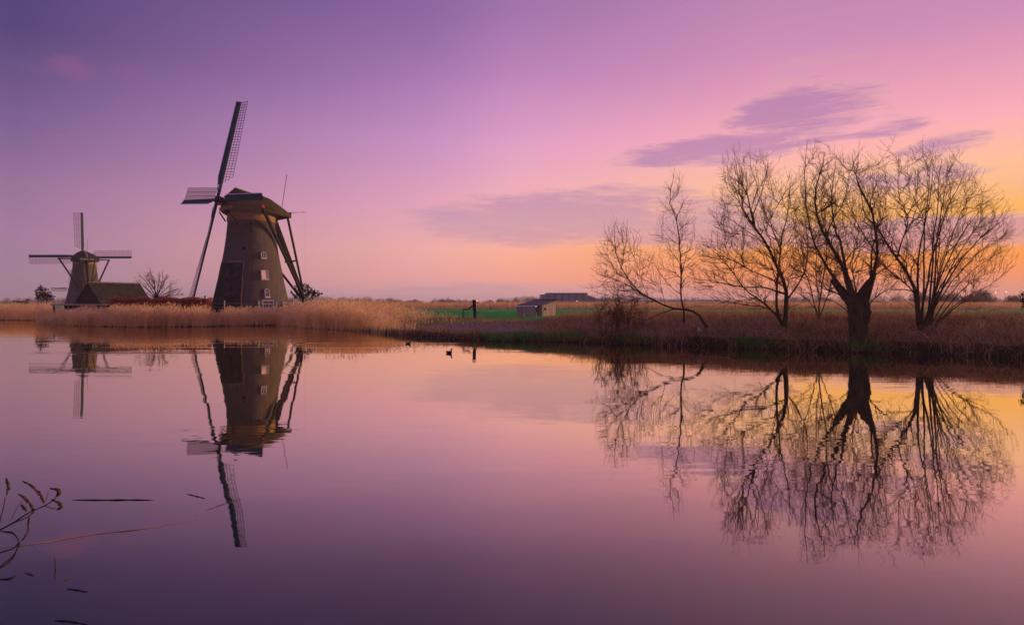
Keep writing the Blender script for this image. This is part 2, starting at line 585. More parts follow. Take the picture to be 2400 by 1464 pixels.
M['plank'] = plain('grey_brown_planks', (0.30, 0.235, 0.215), 0.85, 0.35, 2.5, 0.006, 30, stretch=(3, 3, 0.3), spec=0.15)
M['felt'] = plain('mossy_roof_felt', (0.16, 0.14, 0.125), 0.95, 0.4, 2, 0.02, 15, spec=0.1)
M['metal'] = plain('pale_roof_sheet', (0.42, 0.42, 0.45), 0.45, 0.12, 2, metal=0.2)
M['cladding'] = plain('blue_grey_cladding', (0.16, 0.18, 0.24), 0.6, 0.15, 0.3)
M['claddark'] = plain('dark_blue_fascia', (0.09, 0.10, 0.15), 0.6, 0.15, 0.3)
M['glasshouse'] = plain('whitewashed_glasshouse', (0.46, 0.46, 0.48), 0.5, 0.12, 0.3)
M['wood_far'] = leafy('far_bare_wood', [(0.0, (0.05, 0.036, 0.034)), (1.0, (0.10, 0.075, 0.066))], 0.2)
M['reed'] = leafy('dry_reed', [(0.0, (0.40, 0.22, 0.10)), (0.5, (0.74, 0.46, 0.21)), (0.85, (0.84, 0.60, 0.33)), (1.0, (0.56, 0.35, 0.22))], 0.48)
M['drygrass'] = leafy('dead_bank_grass', [(0.0, (0.07, 0.045, 0.036)), (0.3, (0.29, 0.155, 0.070)), (0.65, (0.54, 0.315, 0.14)), (0.93, (0.74, 0.52, 0.29)), (1.0, (0.12, 0.13, 0.05))], 0.3)
M['grass'] = leafy('green_grass', [(0.0, (0.014, 0.20, 0.045)), (0.55, (0.03, 0.36, 0.07)), (0.72, (0.10, 0.27, 0.06)), (1.0, (0.26, 0.26, 0.08))], 0.35)
M['hedge'] = leafy('russet_beech_leaves', [(0.0, (0.26, 0.055, 0.045)), (0.6, (0.52, 0.13, 0.085)), (1.0, (0.60, 0.24, 0.12))], 0.4)
M['darkleaf'] = leafy('dark_evergreen_leaves', [(0.0, (0.014, 0.020, 0.014)), (0.7, (0.040, 0.050, 0.026)), (1.0, (0.10, 0.09, 0.06))], 0.2)
M['duck'] = plain('dark_feathers', (0.018, 0.018, 0.022), 0.7, 0.3, 12)
M['beak'] = plain('pale_beak', (0.6, 0.55, 0.5), 0.5, 0.1, 10)
M['seed'] = plain('brown_seed_heads', (0.11, 0.06, 0.035), 0.9, 0.4, 60)
M['stem'] = plain('dark_stems', (0.045, 0.030, 0.028), 0.8, 0.3, 20)
M['straw'] = plain('wet_straw', (0.42, 0.25, 0.13), 0.5, 0.3, 6)
M['wetwood'] = plain('wet_dark_wood', (0.018, 0.016, 0.018), 0.4, 0.3, 8)
M['stone'] = plain('pale_stone', (0.50, 0.45, 0.42), 0.9, 0.2, 6, 0.02, 10)
M['lamp'] = glow('lit_lamp', (1.0, 0.78, 0.42), 3.0)

# ------------------------------------------------------------------ terrain
SH = np.array([(-3500, 420), (-900, 230), (-300, 150), (-130, 121), (-88, 114), (-77, 111), (-70, 101), (-63, 92), (-53, 82), (-42.8, 77.5),
               (-35.3, 80), (-29.5, 84), (-25.7, 79), (-19.2, 69.7), (-14.5, 66), (-8.8, 56.3), (-4.4, 50.8), (0, 47.8),
               (5.8, 46.0), (10.5, 42), (16.5, 37.7), (21.6, 34.7), (24.9, 33.2), (40, 26.5), (70, 16), (140, 2), (900, -30), (3500, -60)], float)


def shore(X):
    X = np.asarray(X, float)
    return np.interp(X, SH[:, 0], SH[:, 1]) + 0.35 * np.sin(X * 0.9) * np.sin(X * 0.31 + 1) + 0.15 * np.sin(X * 2.3) \
        + np.clip((X + 12) / 10, 0, 1) * (0.45 * np.sin(X * 0.57 + 2) * np.sin(X * 1.31) + 0.22 * np.sin(X * 3.7 + 1) * np.sin(X * 1.1))


def sstep(x, a, b):
    t = np.clip((np.asarray(x, float) - a) / (b - a), 0, 1)
    return t * t * (3 - 2 * t)


def off_shore(X, Y):
    s = (shore(np.asarray(X) + 3) - shore(np.asarray(X) - 3)) / 6
    return (np.asarray(Y) - shore(X)) / np.sqrt(1 + s * s)


def zland(X, Y):
    X = np.asarray(X, float)
    Y = np.asarray(Y, float)
    d = off_shore(X, Y)
    zr = np.interp(d, [-9, -3, -0.4, 0, 0.25, 1, 3, 5, 8, 12, 24, 40, 60], [-1.5, -0.9, -0.3, 0.02, 0.32, 0.6, 1.02, 1.4, 1.68, 1.7, 1.28, 1.2, 1.2])
    zm = np.interp(d, [-9, -3, -0.4, 0, 0.25, 1, 5, 10, 18, 30, 60], [-1.4, -0.8, -0.25, 0.02, 0.25, 0.42, 0.62, 0.86, 1.15, 1.25, 1.2])
    zl = np.interp(d, [-9, -3, -0.4, 0, 0.6, 4, 9, 15, 22, 40, 60], [-1.3, -0.5, -0.1, 0.0, 0.12, 0.3, 0.7, 1.15, 1.25, 1.25, 1.2])
    wr = sstep(X, 1, 9)
    wm = sstep(X, -17, -9)
    z = zl * (1 - wm) + (zm * (1 - wr) + zr * wr) * wm
    bump = 0.10 * np.sin(X * 0.71 + Y * 0.23) * np.sin(Y * 0.53 - X * 0.37) + 0.05 * np.sin(X * 1.9 + 2) * np.sin(Y * 1.7 + 1)
    return z + bump * np.clip(d / 2.0, 0, 1) * (0.25 + 0.75 * np.clip((34 - d) / 20, 0, 1))


def ground_z(x, y):
    return float(zland(x, y))


xs = np.concatenate([[-2400, -1700, -1200, -800, -550, -400, -300, -220, -170, -140, -120], np.arange(-105, 60.1, 0.6), [64, 70, 78, 90, 110, 140, 200, 300, 450, 700, 1100, 1700, 2400]])
ds = np.concatenate([[-12, -8, -5, -3, -2, -1.2, -0.7, -0.4, -0.2, 0, 0.12, 0.25, 0.45, 0.7, 1.0], np.arange(1.5, 30, 0.6), np.arange(30, 60, 2), [64, 70, 80, 95, 115, 140, 170, 210, 260, 330, 430, 560, 750, 1000, 1400, 1900, 2600]])
GX, GD = np.meshgrid(xs, ds)
GY = shore(GX) + GD
GZ = zland(GX, GY)
d0 = off_shore(GX, GY)
green = np.clip(sstep(d0, 13, 17) * sstep(GX, -20, -12) + sstep(d0, 11, 15) * (1 - sstep(GX, -20, -12)), 0, 1)
green *= 1 - sstep(GY, 205, 215) * (1 - sstep(GY, 290, 300))
# trodden bare earth of the landing place
soil = np.exp(-(((GX + 3.5) / 6.5) ** 2 + ((d0 - 6.0) / 4.0) ** 2)) + 0.8 * np.exp(-(((GX - 2.5) / 6) ** 2 + ((d0 - 14) / 5.0) ** 2))
mud = 1 - sstep(d0, 0.5, 1.3)
ny, nx = GX.shape
idx = np.arange(ny * nx).reshape(ny, nx)
F = np.stack([idx[:-1, :-1], idx[:-1, 1:], idx[1:, 1:], idx[1:, :-1]], -1).reshape(-1, 4)
go = mesh_np('ground', np.stack([GX, GY, GZ], -1), F, M['ground'], smooth=True, attrs={'green': green.ravel(), 'soil': soil.ravel(), 'mud': mud.ravel()})
tag(go, kind='structure')

# canal
wm_ = MB()
wm_.poly([(-2400, -40, 0), (2400, -40, 0), (2400, 700, 0), (-2400, 700, 0)])
wo_ = wm_.build('water', M['water'])
tag(wo_, kind='structure')

# near bank under the camera, below the picture
nbx = np.concatenate([[-2400, -600, -150, -60], np.arange(-30, 30.1, 0.5), [60, 150, 600, 2400]])
nby = np.array([-38, -20, -8, -2, 0, 1.0, 1.8, 2.2, 2.5, 2.9, 3.4, 4.2])
nbz = np.array([1.2, 1.15, 1.1, 1.0, 0.95, 0.92, 0.88, 0.72, 0.45, 0.1, -0.3, -0.9])
NX, NY = np.meshgrid(nbx, nby)
NZ = np.repeat(nbz[:, None], len(nbx), 1) + 0.05 * np.sin(NX * 2.1) * np.sin(NY * 3.0)
idx = np.arange(NX.size).reshape(NX.shape)
F = np.stack([idx[:-1, :-1], idx[:-1, 1:], idx[1:, 1:], idx[1:, :-1]], -1).reshape(-1, 4)
nb = mesh_np('near_bank', np.stack([NX, NY - 0.25, NZ], -1), F, M['ground'], smooth=True,
             attrs={'green': np.full(NX.size, 0.5), 'soil': np.zeros(NX.size)})
tag(nb, kind='structure')


# ------------------------------------------------------------------ blades (reeds, grass)
def blades(name, base, h, w, lean, curve, mat, tint, segs=3, parent=None, plume=0.0, leaf=0.0, winddir=None):
    """many bent blades in one mesh; base (N,3); h,w,lean,curve,tint (N,)"""
    N = len(base)
    a = rng.uniform(0, 2 * math.pi, N) if winddir is None else winddir
    dirv = np.stack([np.cos(a), np.sin(a), np.zeros(N)], 1)
    # blades face roughly across the canal so that their width is seen
    fa = rng.uniform(0, math.pi, N)
    side = np.stack([np.cos(fa), np.sin(fa) * 0.6, np.zeros(N)], 1)
    t = np.linspace(0, 1, segs + 1)
    cx = (lean[:, None] * t + curve[:, None] * t ** 2.2) * h[:, None]
    cz = h[:, None] * (t - 0.35 * (np.abs(curve)[:, None]) * t ** 2)
    c = base[:, None] + dirv[:, None] * cx[..., None]
    c[..., 2] += cz
    ww = w[:, None] * (1 - 0.85 * t ** 1.5)
    V = np.stack([c - side[:, None] * ww[..., None], c + side[:, None] * ww[..., None]], 2)   # N,S+1,2,3
    b = np.arange(N)[:, None] * (segs + 1) * 2 + np.arange(segs)[None] * 2
    F = np.stack([b, b + 1, b + 3, b + 2], -1).reshape(-1, 4)
    Vs, Fs, Ts = [V.reshape(-1, 3)], [F], [np.repeat(tint, (segs + 1) * 2)]
    off = V.size // 3
    if plume > 0:
        k = rng.random(N) < plume
        p0 = c[k, -2] * 0.35 + c[k, -1] * 0.65
        p1 = c[k, -1] + dirv[k] * 0.10 + np.array([0, 0, 0.10])
        md = (p0 + p1) / 2
        pw = rng.uniform(0.025, 0.055, k.sum())[:, None] * side[k]
        Vp = np.stack([p0, md + pw, p1, md - pw], 1)
        n = len(Vp)
        Vs.append(Vp.reshape(-1, 3))
        Fs.append(off + np.arange(n * 4).reshape(n, 4))
        Ts.append(np.repeat(np.clip(tint[k] * 0.3 + 0.7, 0, 1), 4))
        off += n * 4
    if leaf > 0:
        for q in (0.35, 0.6, 0.78):
            k = rng.random(N) < leaf
            i0 = q * segs
            i = int(i0)
            s = c[k, i] * (1 - (i0 - i)) + c[k, min(i + 1, segs)] * (i0 - i)
            la = a[k] + rng.normal(0, 0.8, k.sum())
            ld = np.stack([np.cos(la), np.sin(la), rng.uniform(0.3, 1.1, k.sum())], 1)
            L = rng.uniform(0.25, 0.5, k.sum())[:, None] * np.minimum(h[k], 2.0)[:, None] * 0.5
            e = s + ld * L
            up = np.array([0, 0, 1.0]) * (w[k] * 1.2)[:, None]
            Vp = np.stack([s - up, (s + e) / 2 - up * 1.2, e, (s + e) / 2 + up * 1.2], 1)
            n = len(Vp)
            Vs.append(Vp.reshape(-1, 3))
            Fs.append(off + np.arange(n * 4).reshape(n, 4))
            Ts.append(np.repeat(np.clip(tint[k] + 0.1, 0, 1), 4))
            off += n * 4
    o = mesh_np(name, np.concatenate(Vs), np.concatenate(Fs), mat, parent, attrs={'tint': np.concatenate(Ts)})
    return o


def clump(x, y, s, seed=0.0):
    return (np.sin(x * s + seed) * np.sin(y * s * 1.3 + seed * 2.1) + np.sin(x * s * 2.3 + y * s * 1.7 + seed) * 0.6) / 1.6


# reed bed along the far left shore
def reed_points(n, x0, x1, d0_, d1_):
    X = rng.uniform(x0, x1, n)
    d = d0_ + (d1_ - d0_) * rng.random(n) ** 1.2
    s = (shore(X + 3) - shore(X - 3)) / 6
    Y = shore(X) + d * np.sqrt(1 + s * s)
    return X, Y, d


X, Y, d = reed_points(50000, -76, -6.5, -0.35, 8.5)
pxx = 1200 + FPX * X / Y
top = np.interp(pxx, [100, 140, 250, 300, 480, 499, 511, 526, 640, 700, 760, 840, 890, 930, 970, 1040], [0.9, 1.55, 1.75, 1.95, 2.0, 1.25, 1.2, 1.65, 1.65, 1.95, 2.3, 2.1, 1.5, 0.9, 0.5, 0.35])
top = top * (1.04 + 0.26 * clump(X, Y, 0.9) + 0.20 * clump(X, Y, 2.7, 3))
keep = rng.random(len(X)) < np.clip(0.62 + 0.5 * clump(X, Y, 0.6, 1.0) + 0.45 * clump(X, Y * 0.4, 3.1, 4.0), 0.06, 1)
keep &= rng.random(len(X)) < np.interp(pxx, [850, 990], [1.0, 0.0])
keep &= ~((pxx > 493) & (pxx < 517) & (d > 0.3) & (rng.random(len(X)) < 0.45))
keep &= d < np.interp(pxx, [100, 500, 520, 840, 900, 960], [5.5, 6.5, 8.5, 7.0, 4.5, 1.5])
X, Y, top, d = X[keep], Y[keep], top[keep], d[keep]
h = top * rng.uniform(0.62, 1.08, len(X))
o = blades('reed_bed', np.stack([X, Y, np.maximum(zland(X, Y), -0.15)], 1), h, rng.uniform(0.008, 0.017, len(X)), rng.normal(0.03, 0.05, len(X)) + 0.10 * clump(X, Y, 1.3, 8),
           rng.normal(0.10, 0.09, len(X)) + 0.14 * np.clip(clump(X, Y, 1.1, 9), 0, 1), M['reed'], np.clip(rng.normal(0.50, 0.16, len(X)) + 0.24 * clump(X, Y, 0.7, 2) + 0.2 * clump(X, Y * 0.3, 4.3, 1), 0, 1), 3, None, 0.75, 0.6,
           winddir=rng.normal(0.4, 1.2, len(X)))
tag(o, 'tall dry orange reed bed along the far shore in front of the large windmill', 'reeds', kind='stuff')

X, Y, d = reed_points(15000, -135, -66, -0.3, 12)
ok = (1200 + FPX * X / Y) < 125
X, Y, d = X[ok], Y[ok], d[ok]
h = rng.uniform(1.5, 2.5, len(X)) * (1 + 0.1 * clump(X, Y, 0.7))
o = blades('reed_bed', np.stack([X, Y, np.maximum(zland(X, Y), -0.1)], 1), h, rng.uniform(0.012, 0.022, len(X)), rng.normal(0.02, 0.04, len(X)),
           rng.normal(0.06, 0.06, len(X)), M['reed'], np.clip(rng.normal(0.5, 0.18, len(X)), 0, 1), 3, None, 0.7, 0.4)
tag(o, 'low orange reed bed at the left edge of the picture', 'reeds', kind='stuff')

# reed belt far across the meadow
n = 60000
X = rng.uniform(-95, 290, n)
Y = 208 + 85 * rng.random(n) ** 1.7 + 6 * np.sin(X * 0.05)
h = rng.uniform(1.7, 2.7, n) * (1 + 0.15 * clump(X, Y, 0.12))
o = blades('reed_bed', np.stack([X, Y, zland(X, Y)], 1), h, rng.uniform(0.035, 0.06, n), rng.normal(0.0, 0.05, n), rng.normal(0.05, 0.07, n),
           M['reed'], np.clip(rng.normal(0.4, 0.2, n), 0, 1), 2, None, 0.0, 0.0)
tag(o, 'long orange reed belt beyond the green meadow', 'reeds', kind='stuff')

# loose tall reeds behind the first bed, to the right of the mill
n = 13000
X = rng.uniform(-30, -3, n)
Y = shore(X) + rng.uniform(9, 26, n)
pxx = 1200 + FPX * X / Y
fall = np.interp(pxx, [690, 820, 900, 960, 1040, 1110], [1, 1, 0.7, 0.35, 0.1, 0.0])
ok = (pxx > 690) & (rng.random(n) < np.clip(0.55 + 0.6 * clump(X, Y, 0.4, 5), 0, 1) * fall)
X, Y, fall = X[ok], Y[ok], fall[ok]
h = rng.uniform(1.0, 2.4, len(X)) * (1 + 0.3 * clump(X, Y, 0.9)) * np.sqrt(fall)
o = blades('reed_bed', np.stack([X, Y, zland(X, Y)], 1), h, rng.uniform(0.009, 0.018, len(X)), rng.normal(0.02, 0.06, len(X)), rng.normal(0.08, 0.1, len(X)),
           M['reed'], np.clip(rng.normal(0.45, 0.2, len(X)), 0, 1), 3, None, 0.85, 0.5)
tag(o, 'loose feathery reeds between the large windmill and the green meadow', 'reeds', kind='stuff')

# dead grass of the right bank
n = 140000
X = rng.uniform(-16, 46, n)
dd = rng.random(n) ** 0.9 * 15.5 - 0.15
s = (shore(X + 3) - shore(X - 3)) / 6
Y = shore(X) + dd * np.sqrt(1 + s * s)
cl = clump(X, Y, 0.8, 0.7)
dens = np.clip(0.75 + 0.6 * cl, 0.08, 1)
bare = np.exp(-(((X + 3.5) / 6.0) ** 2 + ((dd - 5.5) / 3.6) ** 2))
dens *= np.clip(1 - 0.85 * bare, 0.02, 1) * np.interp(X, [-16, -9], [0.0, 1.0])
dens *= np.where(X < 2, np.where(dd < 2.2, 1.0, 0.55), 1.0)
keep = (rng.random(n) < dens) & (Y > 9)
X, Y, dd, cl = X[keep], Y[keep], dd[keep], cl[keep]
hh = rng.uniform(0.22, 0.62, len(X)) * (1 + 0.6 * cl + 0.4 * clump(X, Y, 2.4, 1.5)) * np.where(X < 3, 0.62, 1.0) * np.where(dd < 1.2, 1.2, 1.0)
o = blades('dead_grass', np.stack([X, Y, zland(X, Y) - 0.02], 1), hh, rng.uniform(0.006, 0.013, len(X)), rng.normal(0, 0.35, len(X)), rng.normal(0, 0.7, len(X)),
           M['drygrass'], np.clip(rng.normal(0.44, 0.30, len(X)) + 0.22 * cl + 0.18 * clump(X, Y, 2.4, 1.5), 0, 0.95), 3)
tag(o, 'tangled dead brown grass covering the right bank', 'grass', kind='stuff')

# arching bramble stems and fallen twigs tangled through the bank
n = 3400
X = rng.uniform(3, 42, n)
dd = np.where(rng.random(n) < 0.45, rng.uniform(-0.1, 1.6, n), rng.uniform(0.5, 9, n))
Y = shore(X) + dd * 1.15
k = rng.random(n) < np.clip(0.6 + 0.7 * clump(X, Y, 0.7, 6), 0.08, 1)
X, Y = X[k], Y[k]
n = len(X)
b = np.stack([X, Y, zland(X, Y) - 0.03], 1)
a = rng.uniform(0, 2 * math.pi, n)
L = rng.uniform(0.4, 1.5, n)
dv = np.stack([np.cos(a), np.sin(a), np.zeros(n)], 1)
t = np.linspace(0, 1, 6)
hgt = rng.uniform(0.25, 0.75, n) * L
pts = b[:, None] + dv[:, None] * (L[:, None] * t)[..., None]
pts[..., 2] += hgt[:, None] * (np.sin(t * 2.6) * 0.9)
pts = pts + rng.normal(0, 0.02, pts.shape)
V, F = tubes(pts, (rng.uniform(0.006, 0.014, n)[:, None] * np.linspace(1, 0.4, 6)), 3)
o = mesh_np('brambles', V, F, M['drygrass'], smooth=True, attrs={'tint': np.repeat(np.clip(rng.normal(0.35, 0.3, n), 0, 0.95), 18)})
tag(o, 'arching bramble stems tangled along the right bank', 'brambles', kind='stuff')

# dark sedge hanging over the waterline
n = 9000
X = rng.uniform(-17, 46, n)
Y = shore(X) + rng.uniform(-0.15, 0.55, n)
k = (rng.random(n) < np.interp(X, [-17, -9], [0.1, 1.0]) * np.clip(0.35 + 1.0 * clump(X, Y * 0, 1.1, 2) + 0.5 * clump(X, Y * 0, 3.3, 1), 0.0, 1)) & (Y > 9)
X, Y = X[k], Y[k]
o = blades('sedge', np.stack([X, Y, np.maximum(zland(X, Y), 0.0)], 1), rng.uniform(0.25, 0.6, len(X)), rng.uniform(0.008, 0.014, len(X)), rng.normal(0.3, 0.3, len(X)),
           rng.normal(0.6, 0.4, len(X)), M['drygrass'], np.clip(rng.normal(0.22, 0.2, len(X)), 0, 0.95), 3, winddir=rng.normal(-1.6, 0.7, len(X)))
tag(o, 'dark sedge drooping over the waterline of the right bank', 'sedge', kind='stuff')

# short green grass: rim of the landing place, the patch at the waterline, the meadow edge
n = 42000
X = rng.uniform(-17, 9, n)
dd = rng.random(n) * 24
Y = shore(X) + dd * 1.1
bare = np.exp(-(((X + 3.5) / 6.0) ** 2 + ((dd - 5.5) / 3.6) ** 2)) + 0.8 * np.exp(-(((X - 2.5) / 6) ** 2 + ((dd - 14) / 5.0) ** 2))
keep = rng.random(n) < np.clip(0.8 - 1.4 * bare + 0.5 * clump(X, Y, 0.9, 4), 0, 1) * np.where(X > 3, 0.35, 1.0)
X, Y = X[keep], Y[keep]
pp = gp(1728, 815, 0.1)
X2, Y2 = [], []
for gx_, sd2, k2, y2a in ((1728, 0.45, 1300, 0.6), (1262, 1.1, 1500, 1.6), (1345, 0.8, 1200, 1.4), (1180, 1.2, 1500, 1.2), (1500, 0.6, 600, 1.0), (1905, 0.5, 500, 0.8), (2230, 0.6, 500, 1.2)):
    q_ = gp(gx_, 806, 0.1)
    xx_ = q_.x + rng.normal(0, sd2, k2)
    X2.append(xx_)
    Y2.append(shore(xx_) + rng.random(k2) * y2a)
X2, Y2 = np.concatenate(X2), np.concatenate(Y2)
n2 = len(X2)
tint = np.concatenate([np.clip(rng.normal(0.75, 0.25, len(X)), 0, 1), np.clip(rng.normal(0.62, 0.25, n2), 0, 1)])
hh = np.concatenate([rng.uniform(0.10, 0.34, len(X)), rng.uniform(0.2, 0.5, n2)])
X, Y = np.concatenate([X, X2]), np.concatenate([Y, Y2])
o = blades('green_grass', np.stack([X, Y, zland(X, Y) - 0.01], 1), hh, rng.uniform(0.006, 0.012, len(X)), rng.normal(0, 0.3, len(X)), rng.normal(0, 0.5, len(X)),
           M['grass'], tint, 2)
tag(o, 'short yellow green grass round the bare landing place', 'grass', kind='stuff')

# meadow turf
n = 70000
X = rng.uniform(-16, 75, n)
Y = 62 + 75 * rng.random(n) ** 1.5
dd = off_shore(X, Y)
keep = dd > 15 + 1.5 * clump(X, Y, 0.5)
X, Y = X[keep], Y[keep]
o = blades('meadow_grass', np.stack([X, Y, zland(X, Y) - 0.01], 1), rng.uniform(0.08, 0.2, len(X)), rng.uniform(0.012, 0.02, len(X)), rng.normal(0, 0.3, len(X)),
           rng.normal(0, 0.4, len(X)), M['grass'], np.clip(rng.normal(0.4, 0.18, len(X)), 0, 0.8), 2)
tag(o, 'bright green turf of the meadow behind the bank', 'grass', kind='stuff')


# ------------------------------------------------------------------ trees
def resample(pts, K):
    pts = np.array([tuple(p) for p in pts], float)
    # Catmull-Rom through the given points
    ext = np.vstack([2 * pts[0] - pts[1], pts, 2 * pts[-1] - pts[-2]])
    out = []
    n = len(pts) - 1
    for u in np.linspace(0, n, K):
        i = min(int(u), n - 1)
        t = u - i
        p0, p1, p2, p3 = ext[i], ext[i + 1], ext[i + 2], ext[i + 3]
        out.append(0.5 * ((2 * p1) + (-p0 + p2) * t + (2 * p0 - 5 * p1 + 4 * p2 - p3) * t * t + (-p0 + 3 * p1 - 3 * p2 + p3) * t ** 3))
    return np.array(out)


def spawn(PP, RR, per_m, t0, ang, ratio, lmin, lmax, K, up, jit, rk, rtip, tend=1.0, out=None):
    """child branches for all parents at once"""
    N, KP, _ = PP.shape
    seg = np.linalg.norm(np.diff(PP, axis=1), axis=2)
    L = seg.sum(1)
    cnt = rng.poisson(np.maximum(L * per_m, 0.05))
    idx = np.repeat(np.arange(N), cnt)
    n = len(idx)
    if n == 0:
        return np.zeros((0, K, 3)), np.zeros((0, K))
    t = t0 + (tend - t0) * rng.random(n)
    f = t * (KP - 1)
    i = np.minimum(f.astype(int), KP - 2)
    fr = (f - i)[:, None]
    p = PP[idx, i] * (1 - fr) + PP[idx, i + 1] * fr
    r = RR[idx, i] * (1 - fr[:, 0]) + RR[idx, i + 1] * fr[:, 0]
    T = unit(PP[idx, i + 1] - PP[idx, i])
    q = unit(np.cross(T, unit(rng.normal(size=(n, 3)))))
    a = rng.uniform(ang[0], ang[1], n)[:, None]
    D = unit(T * np.cos(a) + q * np.sin(a))
    if out is not None:
        D = unit(D + out)
    LL = np.clip(L[idx] * ratio * (1.15 - 0.75 * t) * rng.uniform(0.55, 1.25, n), lmin, lmax)
    pts = np.zeros((n, K, 3))
    pts[:, 0] = p
    step = (LL / (K - 1))[:, None]
    upv = np.array([0, 0, 1.0])
    for k in range(1, K):
        D = unit(D + upv * up + rng.normal(size=(n, 3)) * jit)
        pts[:, k] = pts[:, k - 1] + D * step
    r0 = np.minimum(r * 0.7, rk * LL + rtip)
    rad = r0[:, None] * (1 - np.linspace(0, 1, K)) + rtip * np.linspace(0, 1, K)
    return pts, rad


def join(parts):
    Vs, Fs, off = [], [], 0
    for PP, RR, n in parts:
        if len(PP) == 0:
            continue
        V, F = tubes(PP, RR, n)
        Vs.append(V)
        Fs.append(F + off)
        off += len(V)
    return np.concatenate(Vs), np.concatenate(Fs)


def in_poly(px, py, poly):
    ins = np.zeros(len(px), bool)
    j = len(poly) - 1
    for i in range(len(poly)):
        xi, yi = poly[i]
        xj, yj = poly[j]
        c = ((yi > py) != (yj > py)) & (px < (xj - xi) * (py - yi) / (yj - yi + 1e-9) + xi)
        ins ^= c
        j = i
    return ins


def crown_targets(poly, Y0, n, spread):
    """random points inside a crown: its outline as seen from the canal, rounded off in depth"""
    pl_ = np.array(poly, float)
    c = pl_.mean(0)
    out = []
    while sum(len(o) for o in out) < n:
        px = rng.uniform(pl_[:, 0].min(), pl_[:, 0].max(), n * 2)
        py = rng.uniform(pl_[:, 1].min(), pl_[:, 1].max(), n * 2)
        k = in_poly(px, py, poly)
        px, py = px[k], py[k]
        f = np.minimum(rng.normal(0.93, 0.11, len(px)), 1.22)          # loose, feathery rim
        px, py = c[0] + (px - c[0]) * f, c[1] + (py - c[1]) * f
        e = np.hypot((px - c[0]) / np.ptp(pl_[:, 0]) * 2, (py - c[1]) / np.ptp(pl_[:, 1]) * 2)
        dep = spread * np.sqrt(np.clip(1.15 - e * e, 0.05, 1)) * rng.uniform(-1, 1, len(px))
        Y = Y0 + dep
        out.append(np.stack([(px - 1200) / FPX * Y, Y, CAM_H + (HORIZON - py) / FPX * Y], 1))
    return np.concatenate(out)[:n]


def reach(PP, RR, G, K, r0, r1, lmax, jit, sag=0.0, tmin=0.25):
    """one branch from the best fitting point of the parents PP to every target G"""
    N, KP, _ = PP.shape
    i0 = int(KP * tmin)
    Tn = unit(np.gradient(PP, axis=1))[:, i0:].reshape(-1, 3)
    Pn = PP[:, i0:].reshape(-1, 3)
    Rn = RR[:, i0:].reshape(-1)
    A = np.zeros_like(G)
    T = np.zeros_like(G)
    Rr = np.zeros(len(G))
    D = np.zeros(len(G))
    CS = np.zeros(len(G))
    for a in range(0, len(G), 400):
        g = G[a:a + 400]
        d = g[:, None] - Pn[None]
        L = np.linalg.norm(d, axis=2)
        cs = (d * Tn[None]).sum(2) / np.maximum(L, 1e-6)
        cost = L * (2.3 - 1.7 * cs) + np.maximum(0.25 * L - d[..., 2], 0) * 0.9
        j = cost.argmin(1)
        A[a:a + 400] = Pn[j]
        T[a:a + 400] = Tn[j]
        Rr[a:a + 400] = Rn[j]
        D[a:a + 400] = L[np.arange(len(g)), j]
        CS[a:a + 400] = cs[np.arange(len(g)), j]
    k = (D > 0.12) & (D < lmax) & (CS > 0.45)
    A, T, G2, Rr, D = A[k], T[k], G[k], Rr[k], D[k]
    t = np.linspace(0, 1, K)[None, :, None]
    c1 = A + T * (D * 0.36)[:, None]
    c2 = G2 - unit(unit(G2 - A) + np.array([0, 0, 0.55 - sag]) + T * 0.2) * (D * 0.33)[:, None]
    pts = (1 - t) ** 3 * A[:, None] + 3 * (1 - t) ** 2 * t * c1[:, None] + 3 * (1 - t) * t * t * c2[:, None] + t ** 3 * G2[:, None]
    wob = np.cumsum(rng.normal(size=pts.shape) * (jit * D / K)[:, None, None], 1)
    wob -= wob[:, :1]
    pts = pts + wob
    rs = np.minimum(Rr * 0.75, r0 * (0.6 + 0.4 * D / lmax))
    rad = rs[:, None] + (r1 - rs)[:, None] * np.linspace(0, 1, K)[None] ** 0.8
    return pts, np.maximum(rad, r1 * 0.9)


